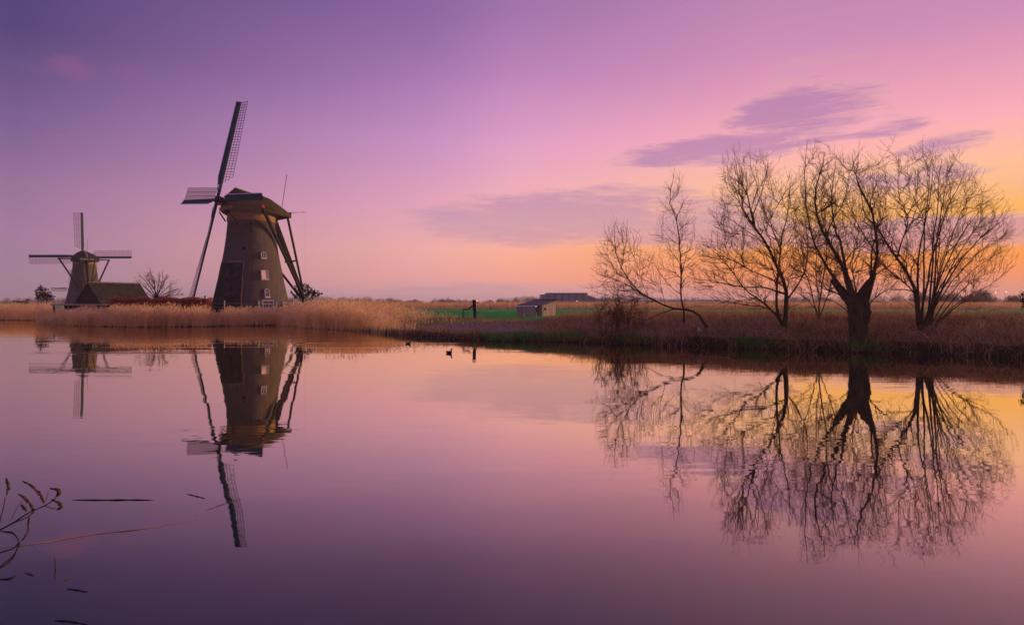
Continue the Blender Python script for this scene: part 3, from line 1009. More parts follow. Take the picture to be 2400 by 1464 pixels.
def tree(name, label, Y0, limbs, seed, d1=1.6, d2=3.2, d3=4.0, l1=(0.5, 2.6), l2=(0.25, 1.2), l3=(0.12, 0.6), up=(0.10, 0.10, 0.08), rtip=0.0055, ang=0.75,
         trunk_extra=None, category='tree', group=None, ratio=0.45, leaves=None, jit=0.10, env=None, counts=(60, 420, 1900), spread=2.4, limb_scale=1.0, fine=3.0):
    """limbs: (pixel points, depth reached at the tip, base radius, tip radius)"""
    global rng
    rng = np.random.default_rng(seed)
    K = 14
    LP, LR = [], []
    for pts, dyt, r0, r1 in limbs:
        n = len(pts)
        w = []
        for i, (px, py) in enumerate(pts):
            fy = (i / (n - 1)) ** 1.3
            w.append(P(px, py, Y0 + dyt * fy))
        c = resample(w, K)
        L = np.linalg.norm(np.diff(c, axis=0), axis=1).sum()
        c[1:] += np.cumsum(rng.normal(0, 0.014 * L / 4, (K - 1, 3)), 0)
        LP.append(c)
        r0 *= limb_scale
        LR.append(r0 + (r1 - r0) * np.linspace(0, 1, K) ** 0.66)
    LP, LR = np.array(LP), np.array(LR)
    base = LP[0, 0]
    if env is not None:
        b1, r1_ = reach(LP, LR, crown_targets(env, Y0, counts[0], spread), 9, 0.055, 0.009, 4.8, 0.25)
        b2, r2_ = reach(np.concatenate([LP[:, ::1][:, np.linspace(0, 13, 9).astype(int)], b1]), np.concatenate([LR[:, np.linspace(0, 13, 9).astype(int)], r1_]),
                        crown_targets(env, Y0, counts[1], spread), 7, 0.024, 0.006, 3.2, 0.25, 0.0, 0.15)
        pk = np.linspace(0, 8, 7).astype(int)
        b3, r3_ = reach(np.concatenate([b1[:, pk], b2]), np.concatenate([r1_[:, pk], r2_]), crown_targets(env, Y0, counts[2], spread), 5, 0.009, 0.0037, 1.9, 0.28, 0.0, 0.1)
        bf, rf_ = spawn(b3, r3_, fine, 0.15, (0.2, 0.6), 0.6, 0.2, 0.7, 4, 0.10, 0.09, 0.006, 0.0029)
        bg, rg_ = spawn(b2, r2_, fine * 0.6, 0.2, (0.2, 0.6), 0.4, 0.2, 0.8, 4, 0.10, 0.09, 0.006, 0.0029)
        sh, rs_ = spawn(b1, r1_, 0.9, 0.45, (0.1, 0.45), 0.7, 0.7, 1.9, 6, 0.10, 0.06, 0.006, 0.0042)      # long young shoots
        sg, rq_ = spawn(sh, rs_, 3.0, 0.2, (0.3, 0.6), 0.35, 0.15, 0.5, 4, 0.08, 0.08, 0.006, 0.0040)
        sh7 = np.concatenate([sh[:, :5], (sh[:, 4:5] + sh[:, 5:6]) / 2, sh[:, 5:6]], 1)
        rs7 = np.concatenate([rs_[:, :5], (rs_[:, 4:5] + rs_[:, 5:6]) / 2, rs_[:, 5:6]], 1)
        b2, r2_ = np.concatenate([b2, sh7]), np.concatenate([r2_, rs7])
        bf, rf_ = np.concatenate([bf, bg, sg]), np.concatenate([rf_, rg_, rq_])
        root = empty(name, tuple(base))
        tag(root, label, category, group)
        bv = np.array(base)
        V, F = join([(LP - bv, LR, 10)])
        if trunk_extra is not None:
            V2, F2 = trunk_extra(bv)
            F = np.concatenate([F, F2 + len(V)])
            V = np.concatenate([V, V2])
        mesh_np('trunk', V, F, M['bark'], root, smooth=True)
        V, F = join([(b1 - bv, r1_, 5), (b2 - bv, r2_, 4), (b3 - bv, r3_, 3), (bf - bv, rf_, 3)])
        mesh_np('crown', V, F, M['twig'], root, smooth=True)
        return root
    d1, d2, d3 = d1 * 1.35, d2 * 1.2, d3 * 1.25
    b1, r1_ = spawn(LP, LR, d1, 0.22, (0.35, ang), ratio, l1[0], l1[1], 8, up[0], jit, 0.0075, rtip * 1.6)
    LA = np.concatenate([LP[:, :, :]])
    b2, r2_ = spawn(b1, r1_, d2, 0.15, (0.4, ang + 0.15), 0.5, l2[0], l2[1], 6, up[1], jit * 1.2, 0.006, rtip * 1.2)
    b2b, r2b = spawn(LP, LR, d2 * 0.6, 0.5, (0.4, ang + 0.1), 0.16, l2[0], l2[1], 6, up[1], jit * 1.2, 0.006, rtip * 1.2)
    b2, r2_ = np.concatenate([b2, b2b]), np.concatenate([r2_, r2b])
    b3, r3_ = spawn(b2, r2_, d3, 0.15, (0.4, ang + 0.15), 0.55, l3[0], l3[1], 4, up[2], jit * 1.4, 0.005, rtip)
    root = empty(name, tuple(base))
    tag(root, label, category, group)
    bv = np.array(base)
    V, F = join([(LP - bv, LR, 8)])
    parts = [(V, F)]
    if trunk_extra is not None:
        V2, F2 = trunk_extra(bv)
        parts.append((V2, F2))
    off = 0
    Vs, Fs = [], []
    for v, f in parts:
        Vs.append(v)
        Fs.append(f + off)
        off += len(v)
    mesh_np('trunk', np.concatenate(Vs), np.concatenate(Fs), M['bark'], root, smooth=True)
    V, F = join([(b1 - bv, r1_, 5), (b2 - bv, r2_, 3), (b3 - bv, r3_, 3)])
    mesh_np('crown', V, F, M['twig'], root, smooth=True)
    if leaves:
        nl, mat, size = leaves
        ends = np.concatenate([b3[:, -1], b2[:, -1], b3[:, 2]]) - bv
        pick = ends[rng.integers(0, len(ends), nl)] + rng.normal(0, 0.06, (nl, 3))
        leaf_mesh('leaf_clumps', pick, size, mat, root)
    return root


def leaf_mesh(name, C, size, mat, parent=None, flat=1.0):
    n = len(C)
    a = unit(rng.normal(size=(n, 3)) * np.array([1, 1, flat]))
    b = unit(np.cross(a, rng.normal(size=(n, 3))))
    s = rng.uniform(0.6, 1.3, n)[:, None] * size
    V = np.stack([C - a * s, C + b * s * 0.55, C + a * s, C - b * s * 0.55], 1).reshape(-1, 3)
    F = np.arange(n * 4).reshape(n, 4)
    o = mesh_np(name, V, F, mat, parent, attrs={'tint': np.repeat(rng.random(n), 4)})
    o['kind'] = 'stuff'
    return o


# leaning willow whose trunk runs out flat and turns up at the left
tree('willow_tree', 'leaning bare willow with a bowed trunk bending left over the bank', 44.5,
     [([(1660, 772), (1645, 748), (1630, 729), (1605, 722), (1575, 722), (1540, 709), (1500, 687), (1470, 652), (1447, 615), (1437, 570), (1436, 525)], -1.0, 0.17, 0.012),
      ([(1590, 722), (1545, 735), (1515, 748), (1478, 742)], 0.6, 0.07, 0.01),
      ([(1500, 687), (1470, 668), (1430, 650), (1398, 640)], -1.6, 0.05, 0.006),
      ([(1470, 652), (1450, 640), (1425, 600), (1405, 560)], 1.2, 0.04, 0.006),
      ([(1455, 630), (1462, 590), (1468, 550), (1470, 515)], 0.8, 0.035, 0.006),
      ([(1520, 697), (1505, 660), (1498, 625), (1490, 600)], -0.8, 0.03, 0.006),
      ([(1560, 718), (1552, 680), (1545, 640), (1530, 605)], 1.0, 0.03, 0.006)],
     21, d1=2.6, d2=3.6, d3=4.0, l1=(0.4, 1.9), env=[(1382, 650), (1398, 575), (1420, 525), (1440, 505), (1478, 525), (1505, 580), (1540, 600), (1562, 690), (1500, 705), (1440, 690), (1385, 690)], counts=(30, 200, 850), spread=1.7, limb_scale=0.7, up=(0.16, 0.12, 0.1), trunk_extra=None)

tree('young_tree', 'slim upright bare tree with one thin straight trunk', 46.0,
     [([(1603, 762), (1604, 720), (1597, 690), (1600, 648), (1595, 600), (1593, 560), (1591, 522), (1583, 495), (1572, 468), (1577, 425), (1580, 395)], -0.5, 0.105, 0.008),
      ([(1599, 655), (1580, 640), (1560, 632), (1530, 600)], 1.6, 0.035, 0.006),
      ([(1596, 690), (1570, 668), (1548, 640), (1538, 612)], -1.4, 0.035, 0.006),
      ([(1594, 575), (1575, 560), (1560, 545), (1545, 520)], 1.0, 0.03, 0.005),
      ([(1592, 540), (1606, 525), (1618, 515), (1630, 495)], -1.0, 0.03, 0.005),
      ([(1588, 505), (1568, 490), (1552, 478), (1538, 460)], -0.8, 0.025, 0.005),
      ([(1576, 470), (1590, 450), (1592, 430), (1594, 400)], 0.6, 0.02, 0.005)],
     22, d1=2.4, d2=3.2, d3=3.2, l1=(0.35, 1.5), env=[(1530, 625), (1532, 540), (1545, 460), (1570, 395), (1592, 392), (1612, 450), (1640, 495), (1632, 560), (1645, 640), (1612, 690), (1550, 690)], counts=(20, 120, 480), spread=1.5, limb_scale=0.75, up=(0.10, 0.10, 0.08))

tree('willow_tree', 'broad bare willow with long low limbs sweeping left above the bank', 41.0,
     [([(1838, 765), (1842, 735), (1846, 700), (1842, 668), (1826, 628), (1809, 588), (1790, 552), (1768, 520), (1763, 476), (1752, 446), (1737, 420), (1727, 372)], 0.8, 0.20, 0.012),
      ([(1834, 762), (1824, 728), (1820, 690), (1820, 655), (1826, 610), (1829, 575), (1838, 530), (1846, 480), (1848, 430)], -1.4, 0.13, 0.010),
      ([(1842, 690), (1800, 676), (1740, 672), (1690, 660), (1645, 652), (1612, 648)], -1.8, 0.075, 0.008),
      ([(1832, 758), (1815, 735), (1790, 711), (1740, 676), (1710, 632), (1660, 585), (1632, 572)], 1.6, 0.11, 0.008),
      ([(1838, 672), (1800, 650), (1760, 632), (1715, 610), (1670, 590), (1640, 555)], -2.2, 0.06, 0.007),
      ([(1805, 580), (1780, 560), (1745, 535), (1712, 512), (1682, 500)], 1.5, 0.05, 0.006),
      ([(1766, 500), (1780, 465), (1790, 430), (1800, 380)], -1.0, 0.045, 0.006),
      ([(1764, 478), (1775, 440), (1762, 400), (1756, 352)], 1.2, 0.04, 0.006),
      ([(1820, 612), (1798, 580), (1775, 560), (1735, 545), (1700, 560)], 1.0, 0.045, 0.006),
      ([(1846, 700), (1875, 660), (1890, 620), (1893, 560), (1888, 500), (1896, 450)], 1.5, 0.07, 0.007),
      ([(1829, 580), (1812, 545), (1808, 510), (1830, 470), (1850, 440)], 0.6, 0.045, 0.006),
      ([(1832, 740), (1790, 720), (1750, 715), (1700, 708), (1665, 690)], -1.2, 0.05, 0.006)],
     23, d1=2.1, d2=3.1, d3=3.6, l1=(0.5, 2.4), env=[(1605, 655), (1622, 580), (1655, 530), (1672, 470), (1690, 390), (1728, 352), (1790, 352), (1840, 400), (1880, 415), (1905, 470), (1910, 590), (1895, 690), (1800, 715), (1700, 712), (1625, 695)], counts=(100, 700, 3000), spread=2.8, limb_scale=0.85, up=(0.12, 0.10, 0.08))

tree('willow_tree', 'thin many-stemmed bare willow standing behind the thick pollard', 43.5,
     [([(1921, 752), (1918, 715), (1926, 660), (1934, 600), (1932, 545), (1922, 480), (1926, 420)], 1.0, 0.09, 0.008),
      ([(1918, 748), (1905, 705), (1895, 660), (1880, 610), (1868, 560), (1858, 500)], -0.6, 0.07, 0.007),
      ([(1922, 740), (1940, 690), (1955, 640), (1962, 590), (1975, 540)], 0.8, 0.06, 0.007),
      ([(1916, 730), (1890, 700), (1862, 680), (1838, 640)], 1.4, 0.05, 0.006),
      ([(1919, 700), (1912, 640), (1915, 590), (1905, 540)], -1.0, 0.05, 0.006)],
     24, d1=2.2, d2=3.0, d3=3.2, l1=(0.5, 2.0), env=[(1835, 650), (1845, 520), (1880, 430), (1925, 405), (1970, 450), (1995, 560), (1985, 680), (1860, 700)], counts=(44, 320, 1400), spread=1.8, limb_scale=0.7, up=(0.14, 0.1, 0.08))


def pollard_trunk(bv):
    """fat knobbly pollard bole"""
    ks, n = 12, 20
    V, F = [], []
    prof = [(832, 0.70), (820, 0.58), (800, 0.49), (780, 0.45), (762, 0.46), (746, 0.50), (732, 0.55), (720, 0.57), (711, 0.53), (704, 0.44), (699, 0.30), (696, 0.06)]
    for k, (py, r) in enumerate(prof):
        c = np.array(P(2013 - (830 - py) * 0.02, py, 37.2))
        for j in range(n):
            a = j * 2 * math.pi / n
            rr = r * (1 + 0.16 * math.sin(3 * a + k * 0.45) + 0.14 * math.sin(5 * a + 1.9 * k) + random.uniform(-0.10, 0.10))
            V.append(c + np.array([math.cos(a) * rr, math.sin(a) * rr * 0.9, random.uniform(-0.03, 0.03)]))
    for k in range(len(prof) - 1):
        for j in range(n):
            F.append((k * n + j, k * n + (j + 1) % n, (k + 1) * n + (j + 1) % n, (k + 1) * n + j))
    V, F = np.array(V) - bv, np.array(F)
    # swollen feet of the big limbs where they leave the bole
    for pts, ra in (([(2006, 722), (1999, 700), (1990, 668), (1981, 638)], (0.34, 0.27, 0.18, 0.125)), ([(2018, 722), (2026, 700), (2038, 668), (2050, 638)], (0.34, 0.26, 0.18, 0.12)),
                    ([(2004, 722), (1988, 704), (1968, 682), (1950, 656)], (0.28, 0.22, 0.15, 0.11)), ([(2012, 716), (2014, 694), (2024, 672), (2036, 655)], (0.24, 0.18, 0.10, 0.05))):
        c = resample([P(a, b, 37.2 - 0.1) for a, b in pts], 9)
        rr2 = np.interp(np.linspace(0, 1, 9), np.linspace(0, 1, 4), ra) * np.array([random.uniform(0.88, 1.14) for _ in range(9)])
        v2, f2 = tubes(c[None], rr2[None], 12)
        F = np.concatenate([F, f2 + len(V)])
        V = np.concatenate([V, v2 - bv])
    return V, F


tree('pollard_willow', 'old pollard willow with a thick dark bole rising from the waterline', 37.2,
     [([(2012, 828), (2011, 780), (2010, 740), (2005, 715), (1992, 700), (1975, 688), (1950, 655), (1929, 625), (1908, 585), (1898, 555), (1889, 495), (1884, 415), (1888, 338)], 1.0, 0.24, 0.010),
      ([(2004, 720), (1996, 690), (1983, 645), (1964, 606), (1937, 562), (1925, 530), (1915, 490), (1918, 440), (1930, 400), (1934, 360)], -1.6, 0.20, 0.009),
      ([(2002, 712), (1992, 668), (1984, 625), (1974, 570), (1960, 530), (1952, 470), (1955, 420), (1962, 370)], 1.4, 0.16, 0.009),
      ([(2018, 715), (2026, 682), (2046, 648), (2056, 622), (2058, 568), (2048, 492), (2024, 436), (2014, 395), (2008, 350)], -1.0, 0.20, 0.009),
      ([(2022, 712), (2038, 668), (2040, 630), (2042, 590), (2052, 545), (2068, 500), (2076, 440)], 1.8, 0.10, 0.008),
      ([(2012, 705), (2004, 670), (1998, 640), (2000, 640), (2030, 622), (2048, 605)], -0.8, 0.06, 0.007),
      ([(1990, 708), (1960, 690), (1930, 680), (1902, 684)], -1.6, 0.06, 0.006),
      ([(2028, 720), (2060, 690), (2090, 672), (2110, 650)], -1.2, 0.055, 0.006),
      ([(1994, 735), (1965, 712), (1935, 698), (1915, 700)], 0.5, 0.045, 0.006),
      ([(1937, 562), (1950, 520), (1972, 480), (1985, 430), (1992, 380)], 0.8, 0.06, 0.007),
      ([(2056, 600), (2032, 560), (2012, 530), (1996, 490), (1990, 450)], 1.0, 0.05, 0.007),
      ([(2020, 760), (2008, 735), (1998, 705), (2020, 690)], -0.9, 0.035, 0.006),
      ([(2010, 740), (2016, 770), (2030, 780), (2044, 790)], -1.2, 0.03, 0.006)],
     25, d1=1.9, d2=2.9, d3=3.4, l1=(0.5, 2.3), env=[(1862, 600), (1866, 460), (1880, 345), (1905, 330), (1960, 350), (2020, 345), (2070, 400), (2092, 500), (2100, 620), (2105, 690), (2050, 700), (1960, 690), (1895, 700)], counts=(100, 680, 2800), spread=2.6, limb_scale=0.85, up=(0.12, 0.10, 0.08), trunk_extra=pollard_trunk)

fan = [([(2158, 788), (2150, 740), (2144, 684), (2122, 642), (2098, 606), (2075, 566), (2051, 530), (2030, 505), (2018, 470), (2014, 420)], 0.6, 0.17, 0.010),
       ([(2100, 610), (2112, 570), (2124, 530), (2120, 490), (2108, 470), (2104, 420), (2105, 360)], -0.8, 0.06, 0.007),
       ([(2156, 780), (2152, 720), (2150, 660), (2151, 620), (2158, 560), (2170, 500), (2178, 440), (2182, 380)], 1.4, 0.12, 0.009),
       ([(2146, 690), (2120, 665), (2085, 640), (2062, 620), (2035, 600)], -1.4, 0.06, 0.006)]
ends = [(2205, 372), (2240, 388), (2262, 400), (2290, 425), (2318, 470), (2345, 480), (2368, 500), (2376, 545), (2352, 590), (2330, 630), (2325, 662), (2300, 690), (2190, 350), (2225, 450), (2260, 505), (2300, 560)]
rr_ = random.Random(5)
for i, (ex, ey) in enumerate(ends):
    bx = 2160 + rr_.uniform(-6, 22)
    lowness = (ey - 350) / 340.0
    m1 = (bx + (ex - bx) * 0.16 + 6, 772 - (772 - ey) * (0.34 - 0.08 * lowness))
    m2 = (bx + (ex - bx) * 0.42 + 4, 772 - (772 - ey) * (0.62 - 0.02 * lowness))
    m3 = (bx + (ex - bx) * 0.70, 772 - (772 - ey) * 0.83)
    fan.append(([(bx, 782), m1, m2, m3, (ex, ey)], rr_.uniform(-2.6, 2.2), rr_.uniform(0.05, 0.10), 0.007))
tree('willow_tree', 'wide bare willow whose many stems fan out to the right', 38.4, fan, 26, d1=1.6, d2=2.6, d3=3.0, l1=(0.4, 2.0), l2=(0.25, 1.0), env=[(2000, 560), (2012, 430), (2050, 370), (2110, 345), (2190, 340), (2255, 372), (2310, 425), (2365, 480), (2390, 530), (2370, 600), (2340, 680), (2290, 715), (2150, 700), (2050, 660)], counts=(110, 780, 3300), spread=2.8, limb_scale=0.85, up=(0.10, 0.08, 0.06), ang=0.55)

# scrub at the foot of the leaning willow
bl = []
for i in range(26):
    bx = rr_.uniform(1410, 1510)
    bl.append(([(bx, 797 + rr_.uniform(-22, 4)), (bx + rr_.uniform(-14, 14), 745), (bx + rr_.uniform(-30, 30), rr_.uniform(655, 730))], rr_.uniform(-1.2, 1.6), 0.022, 0.005))
tree('scrub_bush', 'dark tangled thorn scrub at the waterline below the leaning willow', 46.2, bl, 27, d1=2.6, d2=3.0, d3=2.4, l1=(0.3, 1.0), l2=(0.2, 0.6), l3=(0.1, 0.3), up=(0.04, 0.03, 0.0),
     category='bush', leaves=(700, M['darkleaf'], 0.04), jit=0.2)

bl = []
for i in range(14):
    bx = rr_.uniform(2412, 2436)
    bl.append(([(bx, 760), (bx + rr_.uniform(-8, 8), 725), (bx + rr_.uniform(-12, 24), rr_.uniform(680, 705))], rr_.uniform(-0.8, 1.0), 0.03, 0.006))
tree('scrub_bush', 'dark leafy bush cut off by the right edge of the picture', 40.0, bl, 28, d1=3.0, d2=3.4, d3=2.5, l1=(0.3, 0.8), l2=(0.2, 0.5), l3=(0.1, 0.3),
     category='bush', leaves=(5000, M['darkleaf'], 0.05), jit=0.2)

# trees near the mills
limbs = [([(365, 712), (366, 690), (362, 675), (350, 660), (343, 645)], 2.0, 0.22, 0.02)]
for ex, ey in [(322, 662), (330, 648), (352, 636), (375, 640), (392, 650), (408, 662), (420, 676), (428, 690), (318, 678), (385, 660), (400, 690)]:
    limbs.append(([(366, 702), (366 + (ex - 366) * 0.35 + 1, 700 - (700 - ey) * 0.45), (366 + (ex - 366) * 0.72, 700 - (700 - ey) * 0.8), (ex, ey)], rr_.uniform(-3, 3), 0.11, 0.015))
tree('bare_tree', 'low spreading bare tree behind the russet hedge', 118.0, limbs, 29, d1=1.1, d2=1.8, d3=2.2, l1=(0.6, 2.4), l2=(0.4, 1.2), l3=(0.2, 0.7), rtip=0.010)

limbs = []
for ex, ey in [(690, 680), (700, 672), (715, 670), (728, 676), (742, 684), (750, 692), (684, 692), (720, 684), (705, 690)]:
    limbs.append(([(716, 716), (716 + (ex - 716) * 0.5, 712 - (712 - ey) * 0.55), (ex, ey)], rr_.uniform(-2, 2), 0.08, 0.015))
tree('round_bush', 'rounded dark bush half hidden behind the tail poles of the large windmill', 110.0, limbs, 30, d1=1.6, d2=2.2, d3=2.2, l1=(0.4, 1.4), l2=(0.3, 0.9), l3=(0.2, 0.5),
     rtip=0.009, category='bush', leaves=(3600, M['darkleaf'], 0.10), jit=0.16)

limbs = []
for ex, ey in [(88, 674), (96, 670), (106, 676), (90, 684), (112, 686), (118, 694), (84, 692), (122, 702), (98, 690)]:
    limbs.append(([(112, 722), (109, 705), (109 + (ex - 109) * 0.55, 706 - (706 - ey) * 0.6), (ex, ey)], rr_.uniform(-2, 2), 0.12, 0.02))
tree('leaning_tree', 'small dark wind-bent tree at the left beside the reeds', 140.0, limbs, 31, d1=1.4, d2=2.0, d3=2.0, l1=(0.5, 1.6), l2=(0.3, 1.0), l3=(0.2, 0.6),
     rtip=0.012, leaves=(2600, M['darkleaf'], 0.12), up=(0.02, 0.0, 0.0))
rng = np.random.default_rng(99)


# ------------------------------------------------------------------ windmills
def lathe(prof, seg=64):
    V, F = [], []
    for z, r in prof:
        for j in range(seg):
            a = j * 2 * math.pi / seg
            V.append((r * math.cos(a), r * math.sin(a), z))
    n = len(prof)
    for k in range(n - 1):
        for j in range(seg):
            F.append((k * seg + j, k * seg + (j + 1) % seg, (k + 1) * seg + (j + 1) % seg, (k + 1) * seg + j))
    mb = MB()
    mb.add(V, F)
    mb.f.append(tuple(range((n - 1) * seg, n * seg)))
    return mb


TOWER = [(-0.6, 5.8), (0.0, 5.55), (2.1, 5.1), (3.8, 4.72), (5.4, 4.38), (7.0, 4.08), (8.8, 3.74), (11.0, 3.43), (13.0, 3.24), (13.3, 3.22)]


def tower_r(z):
    return float(np.interp(z, [p[0] for p in TOWER], [p[1] for p in TOWER]))


UNIT_BAR = None


def make_sail_mesh_parts(sail, R_, joined):
    """parts of one sail in its own frame: x = lattice side, -y = front, z = outwards"""
    global UNIT_BAR

    def tw(z):
        return R(np.interp(z, [2.0, R_], [19.0, 3.0]))
    bars = []
    z = 2.55
    step = 0.385
    cols = [0.68, 1.36, 2.04]
    while z < R_ - 0.05:
        L = cols[0] if z < 2.9 else (cols[1] if z < 3.25 else cols[2])
        bars.append((z, L))
        z += step
    if joined:
        mb = MB()
        for z, L in bars:
            a = tw(z)
            mb.beam((0.05, 0.02, z), (0.05 + L * math.cos(a), 0.02 + L * math.sin(a), z), 0.075, 0.075)
        o = mb.build('lattice', M['lath'], sail)
        o['kind'] = 'stuff'
    else:
        if UNIT_BAR is None:
            u = MB()
            u.beam((0, 0, 0), (1, 0, 0), 0.05, 0.05)
            UNIT_BAR = bpy.data.meshes.new('sail_bar')
            UNIT_BAR.from_pydata(u.v, [], u.f)
            UNIT_BAR.materials.append(M['lath'])
        for z, L in bars:
            o = bpy.data.objects.new('sail_bar', UNIT_BAR)
            COL.objects.link(o)
            o.parent = sail
            o.location = (0.05, 0.02, z)
            o.rotation_euler = (0, 0, tw(z))
            o.scale = (L, 1, 1)
    for i, c in enumerate(cols):
        z0 = (2.55, 2.95, 3.3)[i]
        zz = np.linspace(z0, R_ - 0.05, 9)
        mb = MB()
        mb.tube([(0.05 + c * math.cos(tw(q)), 0.02 + c * math.sin(tw(q)), q) for q in zz], 0.032, 4)
        mb.build('hem_lath', M['lath'], sail)
    # wind board, set forward of the stock
    for nm, xa, xb, ya, yb, mt in (('wind_board', -0.12, -0.62, -0.10, -0.36, 'sailblue'),):
        zz = np.linspace(2.1, R_, 8)
        mb = MB()
        vs = []
        for q in zz:
            k = 1.0 if q > 2.6 else 0.7
            x2, y2 = xa + (xb - xa) * k, ya + (yb - ya) * k
            vs += [(xa, ya, q), (x2, y2, q), (x2 + 0.02, y2 + 0.05, q), (xa + 0.02, ya + 0.05, q)]
        fs = []
        for i in range(len(zz) - 1):
            for j in range(4):
                fs.append((i * 4 + j, i * 4 + (j + 1) % 4, i * 4 + 4 + (j + 1) % 4, i * 4 + 4 + j))
        fs += [(3, 2, 1, 0), tuple(range(len(vs) - 4, len(vs)))]
        mb.add(vs, fs)
        mb.build(nm, M[mt], sail)
        mb = MB()
        mb.beam((xb - 0.02, yb + 0.01, 2.7), (xb - 0.02, yb + 0.01, R_), 0.09, 0.10)
        mb.build('board_edge', M['edge'], sail)
    # bracing iron between stock and board near the hub
    mb = MB()
    mb.beam((-0.60, -0.36, 3.6), (0.10, -0.30, 1.2), 0.07, 0.07)
    mb.build('brace', M['beam'], sail)


def make_mill(name, label, loc, face, tilt, theta, scale, R_, cam_dir, detail, beam_half=4.75, cap_mat='thatch'):
    """face: horizontal unit vector the sails point to; cam_dir: unit vector from tower towards the camera"""
    root = empty(name, loc, 0, scale)
    tag(root, label, 'windmill')
    Fv = Vector((face[0], face[1], 0)).normalized()
    B = -Fv
    n = Vector((Fv.x * math.cos(tilt), Fv.y * math.cos(tilt), math.sin(tilt)))
    # side vector: h = (sin a, -cos a) for n = (-cos a, -sin a)
    h = Vector((-Fv.y, Fv.x, 0))
    v = n.cross(h)
    if v.z < 0:
        v = -v
    Cd = Vector((cam_dir[0], cam_dir[1], 0)).normalized()
    Rt = Vector((-Cd.y, Cd.x, 0))

    def at(b, s, z):
        return B * b + h * s + Vector((0, 0, z))

    # tower
    lathe(TOWER, 72).build('tower', M['brick'], root, True)
    lathe([(13.28, 3.10), (13.28, 3.30), (13.34, 3.34), (13.42, 3.34), (13.48, 3.26), (13.58, 3.26), (13.62, 3.36), (13.70, 3.36), (13.74, 3.28), (14.12, 3.30), (14.18, 3.42), (14.30, 3.42), (14.30, 2.5)], 72).build('brick_band', M['band'], root)
    lathe([(14.28, 2.6), (14.28, 3.62), (14.52, 3.66), (14.52, 2.6)], 48).build('curb_ring', M['beam'], root)
    # cap: thatched boat shape, high at the front
    sec = [(-3.55, 2.35, 14.75, 16.55), (-3.0, 2.75, 14.5, 17.45), (-2.45, 3.05, 14.38, 17.95), (-1.0, 3.65, 14.3, 17.62), (0.5, 3.92, 14.3, 17.36),
           (1.9, 3.85, 14.25, 17.12), (3.2, 3.4, 14.2, 16.35), (4.3, 2.8, 14.15, 15.72), (5.1, 2.2, 14.2, 15.22)]
    shape = [(0.96, 0.0), (1.0, 0.06), (0.99, 0.28), (0.86, 0.55), (0.60, 0.80), (0.30, 0.94), (0.09, 1.0)]
    prof = [(-s, t) for s, t in shape] + [(s, t) for s, t in reversed(shape)]
    V, Fc = [], []
    for b, w, zb, zr in sec:
        for s, t in prof:
            V.append(at(b, s * w, zb + (zr - zb) * t))
    m = len(prof)
    for k in range(len(sec) - 1):
        for j in range(m):
            Fc.append((k * m + j, k * m + (j + 1) % m, (k + 1) * m + (j + 1) % m, (k + 1) * m + j))
    Fc += [tuple(range(m - 1, -1, -1)), tuple(range((len(sec) - 1) * m, len(sec) * m))]
    mb = MB()
    mb.add(V, Fc)
    cap = mb.build('cap', M[cap_mat], root)
    ridge = MB()
    for i in range(2, len(sec) - 1):
        ridge.beam(at(sec[i][0], 0, sec[i][3] + 0.03), at(sec[i + 1][0], 0, sec[i + 1][3] + 0.03), 0.5, 0.14)
    ridge.build('ridge', M['felt'], cap)
    # weather boards of the front and the board at the back
    mb = MB()
    mb.beam(at(-3.72, -2.1, 15.0), at(-3.72, 2.1, 15.0), 0.16, 0.55)
    mb.build('weather_beam', M['band'], root)
    mb = MB()
    mb.beam(at(5.16, -2.0, 14.72), at(5.16, 2.0, 14.72), 0.08, 0.72)
    tb = mb.build('tail_board', M['green'], root)
    for s in (-1.25, 0.35, 1.4):
        mb = MB()
        for a, b_ in (((s - 0.4, 14.45), (s + 0.4, 14.98)), ((s - 0.4, 14.98), (s + 0.4, 14.98)), ((s + 0.4, 14.45), (s + 0.4, 14.98))):
            mb.beam(at(5.23, a[0], a[1]), at(5.23, b_[0], b_[1]), 0.05, 0.10)
        mb.build('painted_trim', M['white'], tb)
    # hub and shaft
    hub = at(-4.6, 0, 16.05)
    mb = MB()
    mb.beam(hub + n * 0.55, hub - n * 0.25, 0.85, 0.85)
    mb.beam(hub - n * 0.25, hub - n * 2.6, 0.62, 0.62)
    hb = mb.build('windshaft', M['beam'], root)
    for s in (-1, 1):
        mb = MB()
        mb.beam(hub + h * 0.44 * s, hub + h * 0.62 * s, 0.5, 0.5)
        mb.build('hub_collar', M['red'], hb)
    mb = MB()
    mb.beam(hub - v * 0.72, hub - v * 0.45, 0.52, 0.52)
    mb.build('hub_collar', M['red'], hb)
    # four sails on two stocks
    vv = v * math.cos(theta) + h * math.sin(theta)
    hh_ = h * math.cos(theta) - v * math.sin(theta)
    for k, (U, L) in enumerate(((vv, hh_), (hh_, -vv), (-vv, -hh_), (-hh_, vv))):
        Yv = U.cross(L)
        if Yv.dot(n) > 0:
            Yv = -Yv       # never happens for this handedness
        Mx = Matrix((L, Yv, U)).transposed().to_4x4()
        offs = n * (0.32 if k % 2 == 0 else 0.02)
        Mx.translation = hub + offs
        mb = MB()
        mb.beam((0, 0, 0.0), (0, 0, R_), 0.34, 0.36, 0.20, 0.18, up=(0, 1, 0))
        sail = mb.build('sail', M['sailblue'], root)
        sail.matrix_local = Mx
        make_sail_mesh_parts(sail, R_, not detail)
    # tail: cross beams, tail pole and braces
    mb = MB()
    mb.beam(at(-0.5, -beam_half, 15.08), at(-0.5, beam_half, 15.08), 0.34, 0.36)
    sp1 = mb.build('cross_beam', M['beam'], root)
    mb = MB()
    mb.beam(at(4.35, -2.35, 14.78), at(4.35, 2.35, 14.78), 0.26, 0.28)
    sp2 = mb.build('cross_beam', M['beam'], root)
